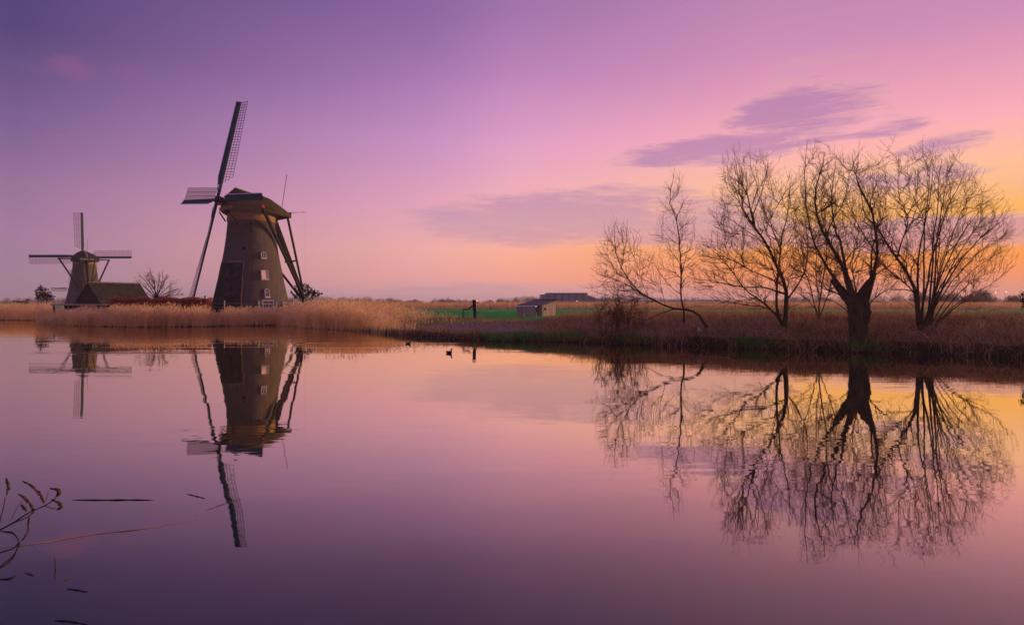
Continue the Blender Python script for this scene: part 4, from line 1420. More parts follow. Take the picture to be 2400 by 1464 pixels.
    for sp_, b, s, z, w in ((sp1, -0.5, beam_half + 0.03, 15.08, 0.40), (sp2, 4.35, 2.38, 14.78, 0.32)):
        for q in (-1, 1):
            mb = MB()
            mb.beam(at(b, s * q, z), at(b, (s + 0.10) * q, z), w, w)
            mb.build('beam_end', M['red'], sp_)
    mb = MB()
    mb.beam(at(3.3, 0, 14.45), at(9.0, 0, 0.45), 0.58, 0.6, 0.46, 0.5)
    mb.build('tail_pole', M['beam'], root)
    for q in (-1, 1):
        mb = MB()
        mb.beam(at(-0.5, (beam_half - 0.2) * q, 15.0), at(8.65, 0.22 * q, 1.5), 0.34, 0.38, 0.30, 0.32)
        mb.build('long_brace', M['beam'], root)
        mb = MB()
        mb.beam(at(4.35, 2.15 * q, 14.9), at(8.0, 0.25 * q, 3.6), 0.24, 0.26, 0.22, 0.24)
        mb.build('short_brace', M['beam'], root)
    mb = MB()
    mb.beam(at(6.1, -1.75, 7.9), at(6.1, 1.75, 7.9), 0.2, 0.22)
    mb.build('tie_beam', M['beam'], root)
    # flag staff, striped, and the bar with its line
    def stripe(p, q, cols, r):
        p, q = Vector(p), Vector(q)
        k = len(cols)
        for i, cc in enumerate(cols):
            mb = MB()
            mb.tube([p + (q - p) * (i / k), p + (q - p) * ((i + 1) / k)], r, 6)
            mb.build('staff_section', M[cc], root)
    stripe(at(4.6, 0, 15.3), at(5.5, 0, 21.0), ['white', 'red', 'blue', 'red', 'red'], 0.045)
    if detail:
        stripe(at(4.5, 2.1, 14.95), at(7.3, 2.3, 15.25), ['blue', 'blue', 'white', 'red'], 0.045)
        mb = MB()
        mb.tube([at(7.3, 2.3, 15.25), at(7.25, 2.3, 10.0), at(7.3, 2.3, 5.0)], 0.012, 4)
        mb.build('line', M['edge'], root)
    # rails under the cap front
    if detail:
        for q in (-1, 1):
            mb = MB()
            mb.beam(at(-4.1, 1.3 * q, 14.5), at(-3.1, 1.6 * q, 13.3), 0.14, 0.14)
            mb.build('bracket', M['beam'], root)

    # wall features, placed on the tower by angle from the camera side and by height
    def wall(phi, z, out=0.0):
        r = tower_r(z) + out
        d = Cd * math.cos(phi) + Rt * math.sin(phi)
        return d * r + Vector((0, 0, z)), d, Rt * math.cos(phi) - Cd * math.sin(phi)

    def frame_at(phi, z, out):
        p, d, t = wall(phi, z, out)
        slope = (tower_r(z + 0.5) - tower_r(z - 0.5))
        up = (Vector((0, 0, 1)) + d * slope).normalized()
        d2 = t.cross(up)
        if d2.dot(d) < 0:
            d2 = -d2
        mx = Matrix((t, up, d2)).transposed().to_4x4()
        mx.translation = p
        return mx

    def window(phi, z, w, hgt, arched, panes, pane_mat, shutters=False):
        mx = frame_at(phi, z, 0.13)
        pts = [(-w / 2, -hgt / 2), (w / 2, -hgt / 2)]
        if arched:
            yc = hgt / 2 - w / 2
            pts += [(w / 2 * math.cos(a), yc + w / 2 * math.sin(a)) for a in np.linspace(0, math.pi, 9)]
        else:
            pts += [(w / 2, hgt / 2), (-w / 2, hgt / 2)]
        mb = MB()
        mb.prism([(x, y, -0.12) for x, y in pts], (0, 0, 0.08))
        win = mb.build('window', M[pane_mat], root)
        win.matrix_local = mx
        fr = MB()
        for i in range(len(pts)):
            a, b_ = Vector((*pts[i], 0)), Vector((*pts[(i + 1) % len(pts)], 0))
            if (a - b_).length > 0.001:
                fr.beam(a, b_, 0.10, 0.12, up=(0, 0, 1))
        fr.build('frame', M['white'], win)
        for kind, pos in panes:
            g = MB()
            if kind == 'v':
                g.beam((pos * w, -hgt / 2 + 0.05, 0.0), (pos * w, hgt / 2 - 0.06, 0.0), 0.05, 0.06, up=(0, 0, 1))
            else:
                g.beam((-w / 2 + 0.05, pos * hgt, 0.004), (w / 2 - 0.05, pos * hgt, 0.004), 0.05, 0.06, up=(0, 0, 1))
            g.build('glazing_bar', M['white'], win)
        sl = MB()
        sl.beam((-w / 2 - 0.1, -hgt / 2 - 0.09, 0.05), (w / 2 + 0.1, -hgt / 2 - 0.09, 0.05), 0.16, 0.08, up=(0, 0, 1))
        sl.build('sill', M['white'], win)
        if shutters:
            for q in (-1, 1):
                g = MB()
                g.box((q * (w / 2 + 0.40), 0, 0.02), (0.66, hgt * 0.98, 0.08))
                sh = g.build('shutter', M['green'], win)

    if detail:
        window(0.42, 8.35, 0.72, 0.85, True, (('v', 0.0), ('h', 0.1), ('h', -0.2)), 'glass')
        window(0.40, 5.55, 0.95, 1.25, False, (), 'pale_panel')
        window(0.42, 3.0, 0.62, 1.15, True, (('v', 0.0), ('h', 0.05)), 'glass')
        window(0.42, 1.05, 1.55, 1.75, False, (('v', 0.0), ('h', 0.22)), 'glass', True)
        window(0.95, 1.0, 0.6, 1.3, False, (('v', 0.0),), 'glass')
        # tarred part of the wall with a pale render edge
        def patch(p0, p1, z0, z1, out, mat, nm, npx=14):
            V, F_ = [], []
            zz = np.linspace(z0, z1, 8)
            pp_ = np.linspace(p0, p1, npx)
            for z in zz:
                for p_ in pp_:
                    V.append(wall(p_, z, out)[0])
            for i in range(7):
                for j in range(npx - 1):
                    F_.append((i * npx + j, i * npx + j + 1, (i + 1) * npx + j + 1, (i + 1) * npx + j))
            mb = MB()
            mb.add(V, F_)
            o_ = mb.build(nm, mat, root, True)
            sol = o_.modifiers.new('thickness', 'SOLIDIFY')
            sol.thickness = 0.06
            sol.offset = 0
            return o_
        patch(-1.45, -0.27, 0.2, 7.25, 0.035, M['tar'], 'tarred_wall')
        patch(-0.275, -0.235, 0.2, 7.25, 0.05, M['render'], 'render_edge', 4)
        patch(-1.35, -0.235, 7.25, 7.42, 0.06, M['render'], 'render_edge', 14)
        for phi in (-0.62, -0.02, 0.62):
            g = MB()
            g.box((0, 0, -0.05), (0.22, 0.22, 0.16))
            o_ = g.build('vent_hole', M['hole'], root)
            o_.matrix_local = frame_at(phi, 12.75, 0.0)
        g = MB()
        g.prism([(-0.24, -0.2, -0.1), (0.24, -0.2, -0.1), (0.2, 0.12, -0.1), (0, 0.26, -0.1), (-0.2, 0.12, -0.1)], (0, 0, 0.14))
        o_ = g.build('vent_hole', M['hole'], root)
        o_.matrix_local = frame_at(-0.27, 9.25, 0.0)
        # small porch at the left foot
        p, d_, t_ = wall(-1.5, 1.0, 0.35)
        g = MB()
        for sx in (-0.45, 0.45):
            g.beam(p + Cd * sx + Vector((0, 0, -1.1)) + d_ * 0.2, p + Cd * sx + Vector((0, 0, 0.75)) + d_ * 0.2, 0.12, 1.1, up=Cd)
        g.beam(p - Cd * 0.6 + Vector((0, 0, 0.95)), p + Cd * 0.6 + Vector((0, 0, 0.95)), 1.7, 0.1, up=(0.3, 0.0, 1))
        g.beam(p + d_ * 0.72 + Vector((0, 0, -1.1)), p + d_ * 0.72 + Vector((0, 0, 0.85)), 0.9, 0.08, up=d_)
        pc = g.build('porch', M['green'], root)
        g = MB()
        g.beam(p + d_ * 0.8 + Cd * 0.5 + Vector((0, 0, -1.1)), p + d_ * 0.8 + Cd * 0.5 + Vector((0, 0, 0.8)), 0.1, 0.1)
        g.build('porch_post', M['white'], pc)
    return root


# the large mill by the shore
tc_ = Vector((-37.9, 99.3))
cd = -tc_.normalized()
a1 = R(45.3)
make_mill('windmill', 'large round brick windmill with thatched cap towering over the reeds', (tc_.x, tc_.y, 1.25), (-math.cos(a1), -math.sin(a1)), R(11.0), R(5.85), 1.0, 14.25, cd, True)
# the smaller one further off, seen from its tail side
a2 = R(-50)
s2 = 0.86
F2 = Vector((-math.cos(a2), -math.sin(a2)))
hub2 = Vector((-119.58, 190.0))
t2 = hub2 - F2 * 4.6 * s2
make_mill('windmill', 'smaller distant windmill seen from behind with its tail braces, behind the dark barn', (t2.x, t2.y, 15.89 - 16.05 * s2), (F2.x, F2.y), R(11), 0.05, s2, 14.2, -t2.normalized(), False, 7.0, 'darkthatch')
# only the sail tips of a third show past the tower of the second
hub3 = P(164, 676, 470)
F3 = Vector((-0.92, 0.30)).normalized()
t3 = Vector((hub3.x, hub3.y)) - F3 * 4.6 * 0.95
make_mill('windmill', 'farthest windmill of which only sails show left of the second tower', (t3.x, t3.y, hub3.z - 16.05 * 0.95), (F3.x, F3.y), R(11), 0.03, 0.95, 14.2, -t3.normalized(), False, 4.75, 'darkthatch')


# ------------------------------------------------------------------ barn, shed, hedge and the rest of the yard
def local_box(root, name, mat, x0, x1, y0, y1, z0, z1):
    mb = MB()
    mb.box(((x0 + x1) / 2, (y0 + y1) / 2, (z0 + z1) / 2), (x1 - x0, y1 - y0, z1 - z0))
    return mb.build(name, mat, root)


beta = R(65)
g0 = P(209, 700, 130)
barn = empty('barn', (g0.x, g0.y, 1.25), beta)     # local x runs along the ridge, -y faces the camera side
tag(barn, 'dark barn with a mossy tiled roof and black gable below the distant windmill', 'barn')
bw, bl_, eh, rh = 3.35, 10.2, 1.95, 5.45
local_box(barn, 'long_wall', M['tar'], 0.1, bl_ - 0.1, -bw + 0.15, -bw + 0.35, 0, eh + 0.1)
local_box(barn, 'long_wall', M['tar'], 0.1, bl_ - 0.1, bw - 0.35, bw - 0.15, 0, eh + 0.1)
for x in (0.0, bl_ - 0.16):
    mb = MB()
    mb.prism([(x, -bw + 0.1, 0), (x, bw - 0.1, 0), (x, bw - 0.1, eh), (x, 0, rh - 0.12), (x, -bw + 0.1, eh)], (0.16, 0, 0))
    gb_ = mb.build('gable_wall', M['tar'], barn)
    if x == 0.0:
        for i in range(11):
            yy = -2.75 + i * 0.55
            zt = eh + (rh - eh) * (1 - abs(yy) / bw) - 0.3
            local_box(gb_, 'plank', M['beam'], -0.035, -0.005, yy - 0.24, yy + 0.24, 0.05, zt)
for q in (-1, 1):
    mb = MB()
    mb.prism([(-0.35, q * (bw + 0.25), eh - 0.28), (-0.35, 0, rh), (-0.35, 0, rh + 0.16), (-0.35, q * (bw + 0.28), eh - 0.12)], (bl_ + 0.7, 0, 0))
    rf = mb.build('roof', M['roof'], barn)
    mb = MB()
    nrow = 13
    for i in range(nrow):
        t0_, t1_ = i / nrow, (i + 1) / nrow
        y0_, z0_ = q * (bw + 0.28) * (1 - t0_), eh - 0.12 + (rh + 0.16 - eh + 0.12) * t0_
        y1_, z1_ = q * (bw + 0.28) * (1 - t1_), eh - 0.12 + (rh + 0.16 - eh + 0.12) * t1_
        for j in range(36):
            xa = -0.35 + j * (bl_ + 0.7) / 36
            xb = xa + (bl_ + 0.7) / 36 * 0.86
            up = 0.045 + 0.02 * ((i * 7 + j * 13) % 5) / 5
            mb.prism([(xa, y0_, z0_ + up), (xa, y1_, z1_ + 0.02), (xa, y1_, z1_ - 0.02), (xa, y0_, z0_ - 0.01)], (xb - xa, 0, 0))
    tl = mb.build('roof_tiles', M['roof'], rf)
    tl['kind'] = 'stuff'
for i in range(24):
    local_box(barn, 'ridge_tile', M['felt'], -0.3 + i * 0.45, -0.3 + i * 0.45 + 0.42, -0.16, 0.16, rh + 0.1, rh + 0.28 + 0.03 * (i % 3))

# open lean-to in front of the barn
q0 = P(137, 712, 100)
q1 = P(258, 713, 100)
lean = empty('open_shed', (q0.x, 100, 0.55))
tag(lean, 'low flat-roofed open shed among the reeds in front of the barn', 'shed')
lw_ = q1.x - q0.x
local_box(lean, 'roof', M['felt'], -0.2, lw_ + 0.2, -1.4, 1.6, 1.95, 2.12)
local_box(lean, 'fascia', M['plank'], -0.2, lw_ + 0.2, -1.46, -1.402, 1.92, 2.14)
for i in range(4):
    local_box(lean, 'post', M['beam'], i * (lw_ - 0.2) / 3, i * (lw_ - 0.2) / 3 + 0.18, -1.2, -1.02, -0.6, 1.948)
for i in range(12):
    local_box(lean, 'plank', M['tar'], i * lw_ / 12 + 0.01, (i + 1) * lw_ / 12 - 0.01, 1.3, 1.36 + 0.02 * (i % 2), -0.3, 1.948)

# hut and chimney far left
q0 = P(48, 708, 290)
hut = empty('hut', (q0.x, q0.y, 1.2), R(15))
tag(hut, 'tiny brown hut with a chimney far off at the left horizon', 'hut')
local_box(hut, 'wall', M['brick'], -2.6, 2.6, -1.6, 1.6, 0, 1.7)
mb = MB()
mb.prism([(-2.9, -1.9, 1.6), (-2.9, 0, 3.0), (-2.9, 1.9, 1.6)], (5.8, 0, 0))
rf = mb.build('roof', M['roof'], hut)
local_box(rf, 'chimney', M['brick'], 2.2, 3.4, -0.5, 0.5, 1.6, 3.9)

# russet hedge
h0, h1 = P(264, 700, 93), P(496, 700, 90)
hedge = empty('hedge', (h0.x, h0.y, 1.15))
tag(hedge, 'clipped russet beech hedge between the barn and the large windmill', 'hedge')
hl_ = h1.x - h0.x
ht = 2.2
hy = h1.y - h0.y
n = 26000
u = rng.random(n)
face = rng.random(n)
zz = rng.random(n) * ht
yy = np.where(face < 0.65, -0.6 + rng.normal(0, 0.13, n), rng.uniform(-0.6, 0.6, n))
zz = np.where(face > 0.82, ht + rng.normal(0, 0.11, n), zz)
zz = zz + 0.08 * np.sin(u * hl_ * 1.7) * (zz / ht)
C = np.stack([u * hl_, yy + u * hy, zz], 1)
C = C[rng.random(n) < np.clip(0.8 + 0.5 * clump(C[:, 0], C[:, 2], 2.2), 0.15, 1)]
leaf_mesh('leaves', C, 0.085, M['hedge'], hedge)
st, sr = [], []
for i in range(260):
    x = rng.random() * hl_
    y = rng.uniform(-0.45, 0.45) + x / hl_ * hy
    st.append(resample([(x, y, -0.3), (x + rng.normal(0, 0.1), y + rng.normal(0, 0.1), ht * 0.5), (x + rng.normal(0, 0.25), y + rng.normal(0, 0.2), ht * 0.97)], 5))
    sr.append(np.linspace(0.035, 0.012, 5))
V, F = join([(np.array(st), np.array(sr), 4)])
mesh_np('stems', V, F, M['bark'], hedge)
# dense inside of the hedge
mb = MB()
mb.add([(0.1, -0.42, -0.2), (hl_ - 0.1, hy - 0.42, -0.2), (hl_ - 0.1, hy + 0.42, -0.2), (0.1, 0.42, -0.2),
        (0.15, -0.34, ht - 0.12), (hl_ - 0.15, hy - 0.34, ht - 0.12), (hl_ - 0.15, hy + 0.34, ht - 0.12), (0.15, 0.34, ht - 0.12)],
       [(3, 2, 1, 0), (4, 5, 6, 7), (0, 1, 5, 4), (1, 2, 6, 5), (2, 3, 7, 6), (3, 0, 4, 7)])
mb.build('inner_twigs', plain('hedge_inside', (0.05, 0.02, 0.016), 0.9, 0.5, 8, 0.1, 12), hedge)

# white post fence in front of the large mill
fx = [404, 468, 526, 606, 648, 687, 731, 772, 811]
fp = [gp(x, 714 + 16, 1.58 - 0.55) for x in fx]
fp = [Vector(((x - 1200) / FPX * 91.0, 91.0, 0)) for x in fx]
fence = empty('post_fence', (fp[0].x, 91.0, 1.0))
tag(fence, 'low white post and wire fence along the yard of the large windmill', 'fence')
for i, p in enumerate(fp):
    z = ground_z(p.x, 91.0)
    local_box(fence, 'post', M['white'], p.x - fp[0].x - 0.06, p.x - fp[0].x + 0.06, -0.06, 0.06, z - 1.0 - 0.1, 2.05 + 0.05 * ((i * 3) % 4))
for hz in (1.25, 1.75):
    mb = MB()
    mb.tube([(p.x - fp[0].x, 0.07, hz) for p in fp], 0.012, 4)
    mb.build('wire', M['edge'], fence)

# white staff beside the tail foot, small cross-armed post left of the mill
q = P(714, 712, 100)
mb = MB()
mb.box((0, 0, 0.75), (0.11, 0.11, 2.6))
mb.box((0, 0, 2.09), (0.16, 0.16, 0.08))
o = mb.build('white_post', M['white'])
o.location = (q.x, q.y, ground_z(q.x, q.y))
tag(o, 'thin white post standing at the foot of the tail pole', 'post')
q = P(484, 700, 103)
mb = MB()
mb.beam((0, 0, -0.2), (-0.25, 0, 2.75), 0.14, 0.14)
mb.beam((-0.75, 0, 1.9), (0.55, 0, 1.82), 0.1, 0.1)
o = mb.build('signpost', M['beam'])
o.location = (q.x, q.y, ground_z(q.x, q.y))
tag(o, 'small leaning dark post with a cross arm left of the large windmill', 'post')

# plank henhouse on the right of the meadow
q = P(1270, 741, 76)
yaw = R(-35)
hz = ground_z(q.x, q.y)
shed = empty('plank_shed', (q.x, q.y, hz), 0)
tag(shed, 'small plank henhouse with a sloping mossy roof beside the meadow', 'shed')
u1 = Vector((-math.cos(R(32)), math.sin(R(32)), 0))     # front wall runs left and back
u2 = Vector((math.sin(R(38)), math.cos(R(38)), 0))      # side wall runs right and back
fl, sl_, fh, bh = 2.9, 2.7, 1.22, 1.72


def plank_wall(o0, dirv, length, z0f, z1f, nrm, name='plank'):
    npl = int(length / 0.19)
    for i in range(npl):
        a = o0 + dirv * (i * length / npl + 0.006)
        b = o0 + dirv * ((i + 1) * length / npl - 0.006)
        t = 0.03 + 0.012 * ((i * 5) % 3)
        mb = MB()
        za, zb = z1f(i / npl), z1f((i + 1) / npl)
        lo = z0f + random.uniform(-0.03, 0.04)
        mb.add([a + Vector((0, 0, lo)), b + Vector((0, 0, lo)), b + Vector((0, 0, zb)), a + Vector((0, 0, za)),
                a + nrm * t + Vector((0, 0, lo)), b + nrm * t + Vector((0, 0, lo)), b + nrm * t + Vector((0, 0, zb)), a + nrm * t + Vector((0, 0, za))],
               [(0, 1, 2, 3), (7, 6, 5, 4), (0, 4, 5, 1), (1, 5, 6, 2), (2, 6, 7, 3), (3, 7, 4, 0)])
        mb.build(name, M['plank'], shed)


n1 = Vector((-u1.y, u1.x, 0))
n1 = n1 if n1.y < 0 else -n1
n2 = Vector((u2.y, -u2.x, 0))
mb = MB()
c0, c1, c2, c3 = Vector((0, 0, 0)), u1 * fl, u1 * fl + u2 * sl_, u2 * sl_
mb.add([c0, c1, c2, c3, c0 + Vector((0, 0, fh)), c1 + Vector((0, 0, fh)), c2 + Vector((0, 0, bh)), c3 + Vector((0, 0, bh))],
       [(3, 2, 1, 0), (4, 5, 6, 7), (0, 1, 5, 4), (1, 2, 6, 5), (2, 3, 7, 6), (3, 0, 4, 7)])
mb.build('frame', M['tar'], shed)
plank_wall(n1 * 0.004, u1, fl, 0.0, lambda t: fh - 0.02, n1)
plank_wall(n2 * 0.004, u2, sl_, 0.0, lambda t: fh + (bh - fh) * t - 0.02, n2)
mb = MB()
e0 = [c0 - u1 * 0.15 - u2 * 0.25, c1 + u1 * 0.15 - u2 * 0.25, c2 + u1 * 0.15 + u2 * 0.2, c3 - u1 * 0.15 + u2 * 0.2]
sl = (bh - fh) / sl_
hz4 = [fh - 0.25 * sl, fh - 0.25 * sl, bh + 0.2 * sl, bh + 0.2 * sl]
mb.add([p + Vector((0, 0, z + 0.03)) for p, z in zip(e0, hz4)] + [p + Vector((0, 0, z + 0.12)) for p, z in zip(e0, hz4)],
       [(3, 2, 1, 0), (4, 5, 6, 7), (0, 1, 5, 4), (1, 2, 6, 5), (2, 3, 7, 6), (3, 0, 4, 7)])
rf = mb.build('roof', M['felt'], shed)
mb = MB()
mb.beam(e0[3] + Vector((0, 0, hz4[3] + 0.14)), e0[2] + Vector((0, 0, hz4[2] + 0.14)), 0.14, 0.1)
mb.build('ridge_board', M['beam'], rf)
# lean-to porch in front with a pale sheet roof
pb = n1 * 0.08
mb = MB()
mb.add([c0 + u1 * 0.35 + n1 * 0.85 + Vector((0, 0, fh - 0.14)), c1 + u1 * 0.1 + n1 * 0.85 + Vector((0, 0, fh - 0.14)), c1 + u1 * 0.1 + n1 * 0.10 + Vector((0, 0, fh - 0.03)), c0 + u1 * 0.35 + n1 * 0.10 + Vector((0, 0, fh - 0.03)),
        c0 + u1 * 0.35 + n1 * 0.85 + Vector((0, 0, fh - 0.07)), c1 + u1 * 0.1 + n1 * 0.85 + Vector((0, 0, fh - 0.07)), c1 + u1 * 0.1 + n1 * 0.10 + Vector((0, 0, fh + 0.04)), c0 + u1 * 0.35 + n1 * 0.10 + Vector((0, 0, fh + 0.04))],
       [(3, 2, 1, 0), (4, 5, 6, 7), (0, 1, 5, 4), (1, 2, 6, 5), (2, 3, 7, 6), (3, 0, 4, 7)])
mb.build('sheet_roof', M['metal'], shed)
plank_wall(c0 + u1 * 0.5 + n1 * 0.72, u1, fl - 0.55, 0.02, lambda t: fh - 0.17, n1, 'porch_plank')
mb = MB()
mb.beam(c0 + u1 * 0.42 + n1 * 0.74 + Vector((0, 0, 0)), c0 + u1 * 0.42 + n1 * 0.74 + Vector((0, 0, fh - 0.16)), 0.12, 0.12)
mb.build('corner_post', M['plank'], shed)
mb = MB()
wc = u2 * 0.55 + n2 * 0.065 + Vector((0, 0, 0.82))
mb.beam(wc - u2 * 0.18, wc + u2 * 0.18, 0.03, 0.34)
wn = mb.build('window', M['hole'], shed)
mb = MB()
mb.beam(wc - u2 * 0.24 + Vector((0, 0, -0.2)), wc + u2 * 0.24 + Vector((0, 0, -0.2)), 0.06, 0.06)
mb.build('sill', M['white'], wn)
# trestle in front of it
q = P(1243, 744, 72.5)
o0 = empty('trestle', (q.x, q.y, ground_z(q.x, q.y)), R(-12))
tag(o0, 'low pale trestle bench standing in front of the henhouse', 'bench')
local_box(o0, 'seat', M['white'], -0.75, 0.75, -0.14, 0.14, 0.42, 0.47)
for x in (-0.66, 0.66):
    mb = MB()
    mb.beam((x * 0.9, -0.02, 0.418), (x * 1.1, -0.16, -0.02), 0.05, 0.06)
    mb.build('leg', M['white'], o0)
    mb = MB()
    mb.beam((x * 0.9, 0.02, 0.418), (x * 1.1, 0.16, -0.02), 0.05, 0.06)
    mb.build('leg', M['white'], o0)

# old gate post with a raking brace at the edge of the meadow
q = P(1113, 746, 70)
zg = ground_z(q.x, q.y)
post = empty('gate_post', (q.x, q.y, zg))
tag(post, 'stout dark timber gate post with a slanting brace on the green meadow', 'post')
mb = MB()
mb.beam((-0.05, 0, 0.9), (-0.07, 0, 1.92), 0.36, 0.34, 0.33, 0.32)
mb.beam((-0.02, 0, -0.1), (-0.02, 0, 0.92), 0.24, 0.24)
mb.build('upright', M['beam'], post)
mb = MB()
mb.box((-0.07, 0, 1.95), (0.42, 0.4, 0.07))
mb.build('cap', M['tar'], post)
mb = MB()
mb.beam((-0.15, 0, 1.45), (-0.72, 0.05, 0.98), 0.13, 0.13)
mb.beam((-0.68, 0.05, 1.02), (-1.25, 0.1, 0.96), 0.09, 0.12)
mb.beam((-1.22, 0.1, 1.0), (-1.22, 0.1, -0.1), 0.10, 0.10)
mb.build('brace', M['beam'], post)
mb = MB()
mb.tube([(0.1, -0.1, 0.95), (0.22, -0.12, 0.6), (0.2, -0.12, 0.3), (0.12, -0.1, -0.02)], 0.03, 6)
mb.build('chain', M['tar'], post)

# far warehouse on the horizon
wy = 380.0
q0, q1, q2 = P(1268, 700, wy), P(1281, 700, wy), P(1376, 700, wy)
wh = empty('warehouse', (q0.x, wy, 1.2))
tag(wh, 'long blue grey warehouse with ribbed cladding on the horizon', 'building')
L1, L2 = q1.x - q0.x, q2.x - q0.x
H1, H2 = CAM_H + 24 / FPX * wy - 1.2, CAM_H + 28 / FPX * wy - 1.2
local_box(wh, 'low_block', M['cladding'], 0, L1, 0.4, 18, 0, H1 - 0.35)
local_box(wh, 'low_roof', M['claddark'], -0.2, L1 - 0.02, 0.1, 18.2, H1 - 0.35, H1)
local_box(wh, 'hall', M['cladding'], L1, L2, 0.3, 22, 0, H2 - 0.7)
local_box(wh, 'hall_roof', M['claddark'], L1 - 0.0, L2 + 0.3, -0.1, 22.3, H2 - 0.7, H2)
npn = 17
for i in range(npn):
    xa = L1 + (L2 - L1) * i / npn
    local_box(wh, 'wall_panel', M['cladding'] if i % 3 else M['claddark'], xa + 0.06, xa + (L2 - L1) / npn - 0.06, 0.02 + 0.06 * (i % 2), 0.298, 0.1, H2 - 0.72)
mb = MB()
xr = P(1402, 700, wy).x - q0.x
mb.prism([(L2 + 0.32, 3, 0), (xr + 8, 3, 0), (xr + 8, 3, 2.6), (xr, 3, 4.8), (L2 + 0.32, 3, H2 - 1.0)], (0, 14, 0))
mb.build('annexe', M['cladding'], wh)
# glasshouses behind the trees
q0, q1 = P(1470, 700, 520), P(1690, 700, 520)
gh = empty('glasshouse', (q0.x, 520, 1.2))
tag(gh, 'low pale glasshouse seen far off between the bare trees', 'building')
nb_ = 12
bwid = (q1.x - q0.x) / nb_
for i in range(nb_):
    mb = MB()
    mb.prism([(i * bwid, 0, 0), ((i + 1) * bwid - 0.1, 0, 0), ((i + 1) * bwid - 0.1, 0, 4.2), ((i + 0.5) * bwid, 0, 5.6), (i * bwid, 0, 4.2)], (0, 40, 0))
    mb.build('bay', M['glasshouse'], gh)
local_box(gh, 'gutter', M['claddark'], -0.2, q1.x - q0.x + 0.2, -0.2, -0.02, 4.1, 4.4)

# far bare woods
def woods(x0, x1, y0, y1, nc, hmin, hmax, label):
    Cs, sz = [], []
    for i in range(nc):
        cx = rng.uniform(x0, x1)
        cy = rng.uniform(y0, y1)
        hh_ = rng.uniform(hmin, hmax) * (1 + 0.25 * math.sin(cx * 0.02) + 0.15 * math.sin(cx * 0.07))
        rw = hh_ * rng.uniform(0.35, 0.6)
        k = 150
        a = unit(rng.normal(size=(k, 3))) * (rng.random((k, 1)) ** 0.4)
        c = np.array([cx, cy, 1.2 + hh_ * 0.55]) + a * np.array([rw, rw, hh_ * 0.48])
        Cs.append(c)
    C = np.concatenate(Cs)
    n = len(C)
    dirv = unit(rng.normal(size=(n, 3)) * np.array([0.6, 0.6, 1.0]) + np.array([0, 0, 0.5]))
    sd_ = unit(np.cross(dirv, rng.normal(size=(n, 3))))
    L = rng.uniform(0.6, 1.6, n)[:, None]
    w = rng.uniform(0.05, 0.16, n)[:, None]
    V = np.stack([C - dirv * L - sd_ * w, C - dirv * L + sd_ * w, C + dirv * L + sd_ * w * 0.3, C + dirv * L - sd_ * w * 0.3], 1).reshape(-1, 3)
    o = mesh_np('far_wood', V, np.arange(n * 4).reshape(n, 4), M['wood_far'], attrs={'tint': np.repeat(rng.random(n), 4)})
    tag(o, label, 'trees', kind='stuff')


woods(-800, -290, 800, 980, 260, 6, 9, 'hazy line of far bare trees behind the small windmills')
woods(-280, 330, 640, 860, 420, 6, 10, 'hazy line of far bare trees along the middle horizon')
woods(330, 1000, 560, 900, 480, 7, 12, 'hazy line of far bare trees behind the right bank')
woods(165, 300, 255, 300, 60, 4, 8, 'brown copse behind the right end of the meadow')

# lit lamps on the horizon
for i, (px, py, yy, lb) in enumerate([(1118, 705, 330, 'tiny lit lamp just right of the gate post'), (1352, 705.5, 362, 'tiny lit lamp in front of the far warehouse'),
                                      (2331, 685, 300, 'left one of two lit lamps above the meadow at the right edge'), (2356, 684, 300, 'right one of two lit lamps above the meadow at the right edge')]):
    p = P(px, py, yy)
    r = empty('lamp_post', (p.x, p.y, 1.2))
    tag(r, lb, 'lamp', 'far lit lamps')
    mb = MB()
    mb.tube([(0, 0, -0.1), (0, 0, p.z - 1.2)], [0.07, 0.05], 6)
    mb.beam((0, 0, p.z - 1.15), (0, -0.5, p.z - 1.12), 0.09, 0.09)
    mb.build('pole', M['claddark'], r)
    mb = MB()
    mb.box((0, -0.6, p.z - 1.2), (0.5, 0.3, 0.2))
    mb.build('lamp_head', M['lamp'], r)


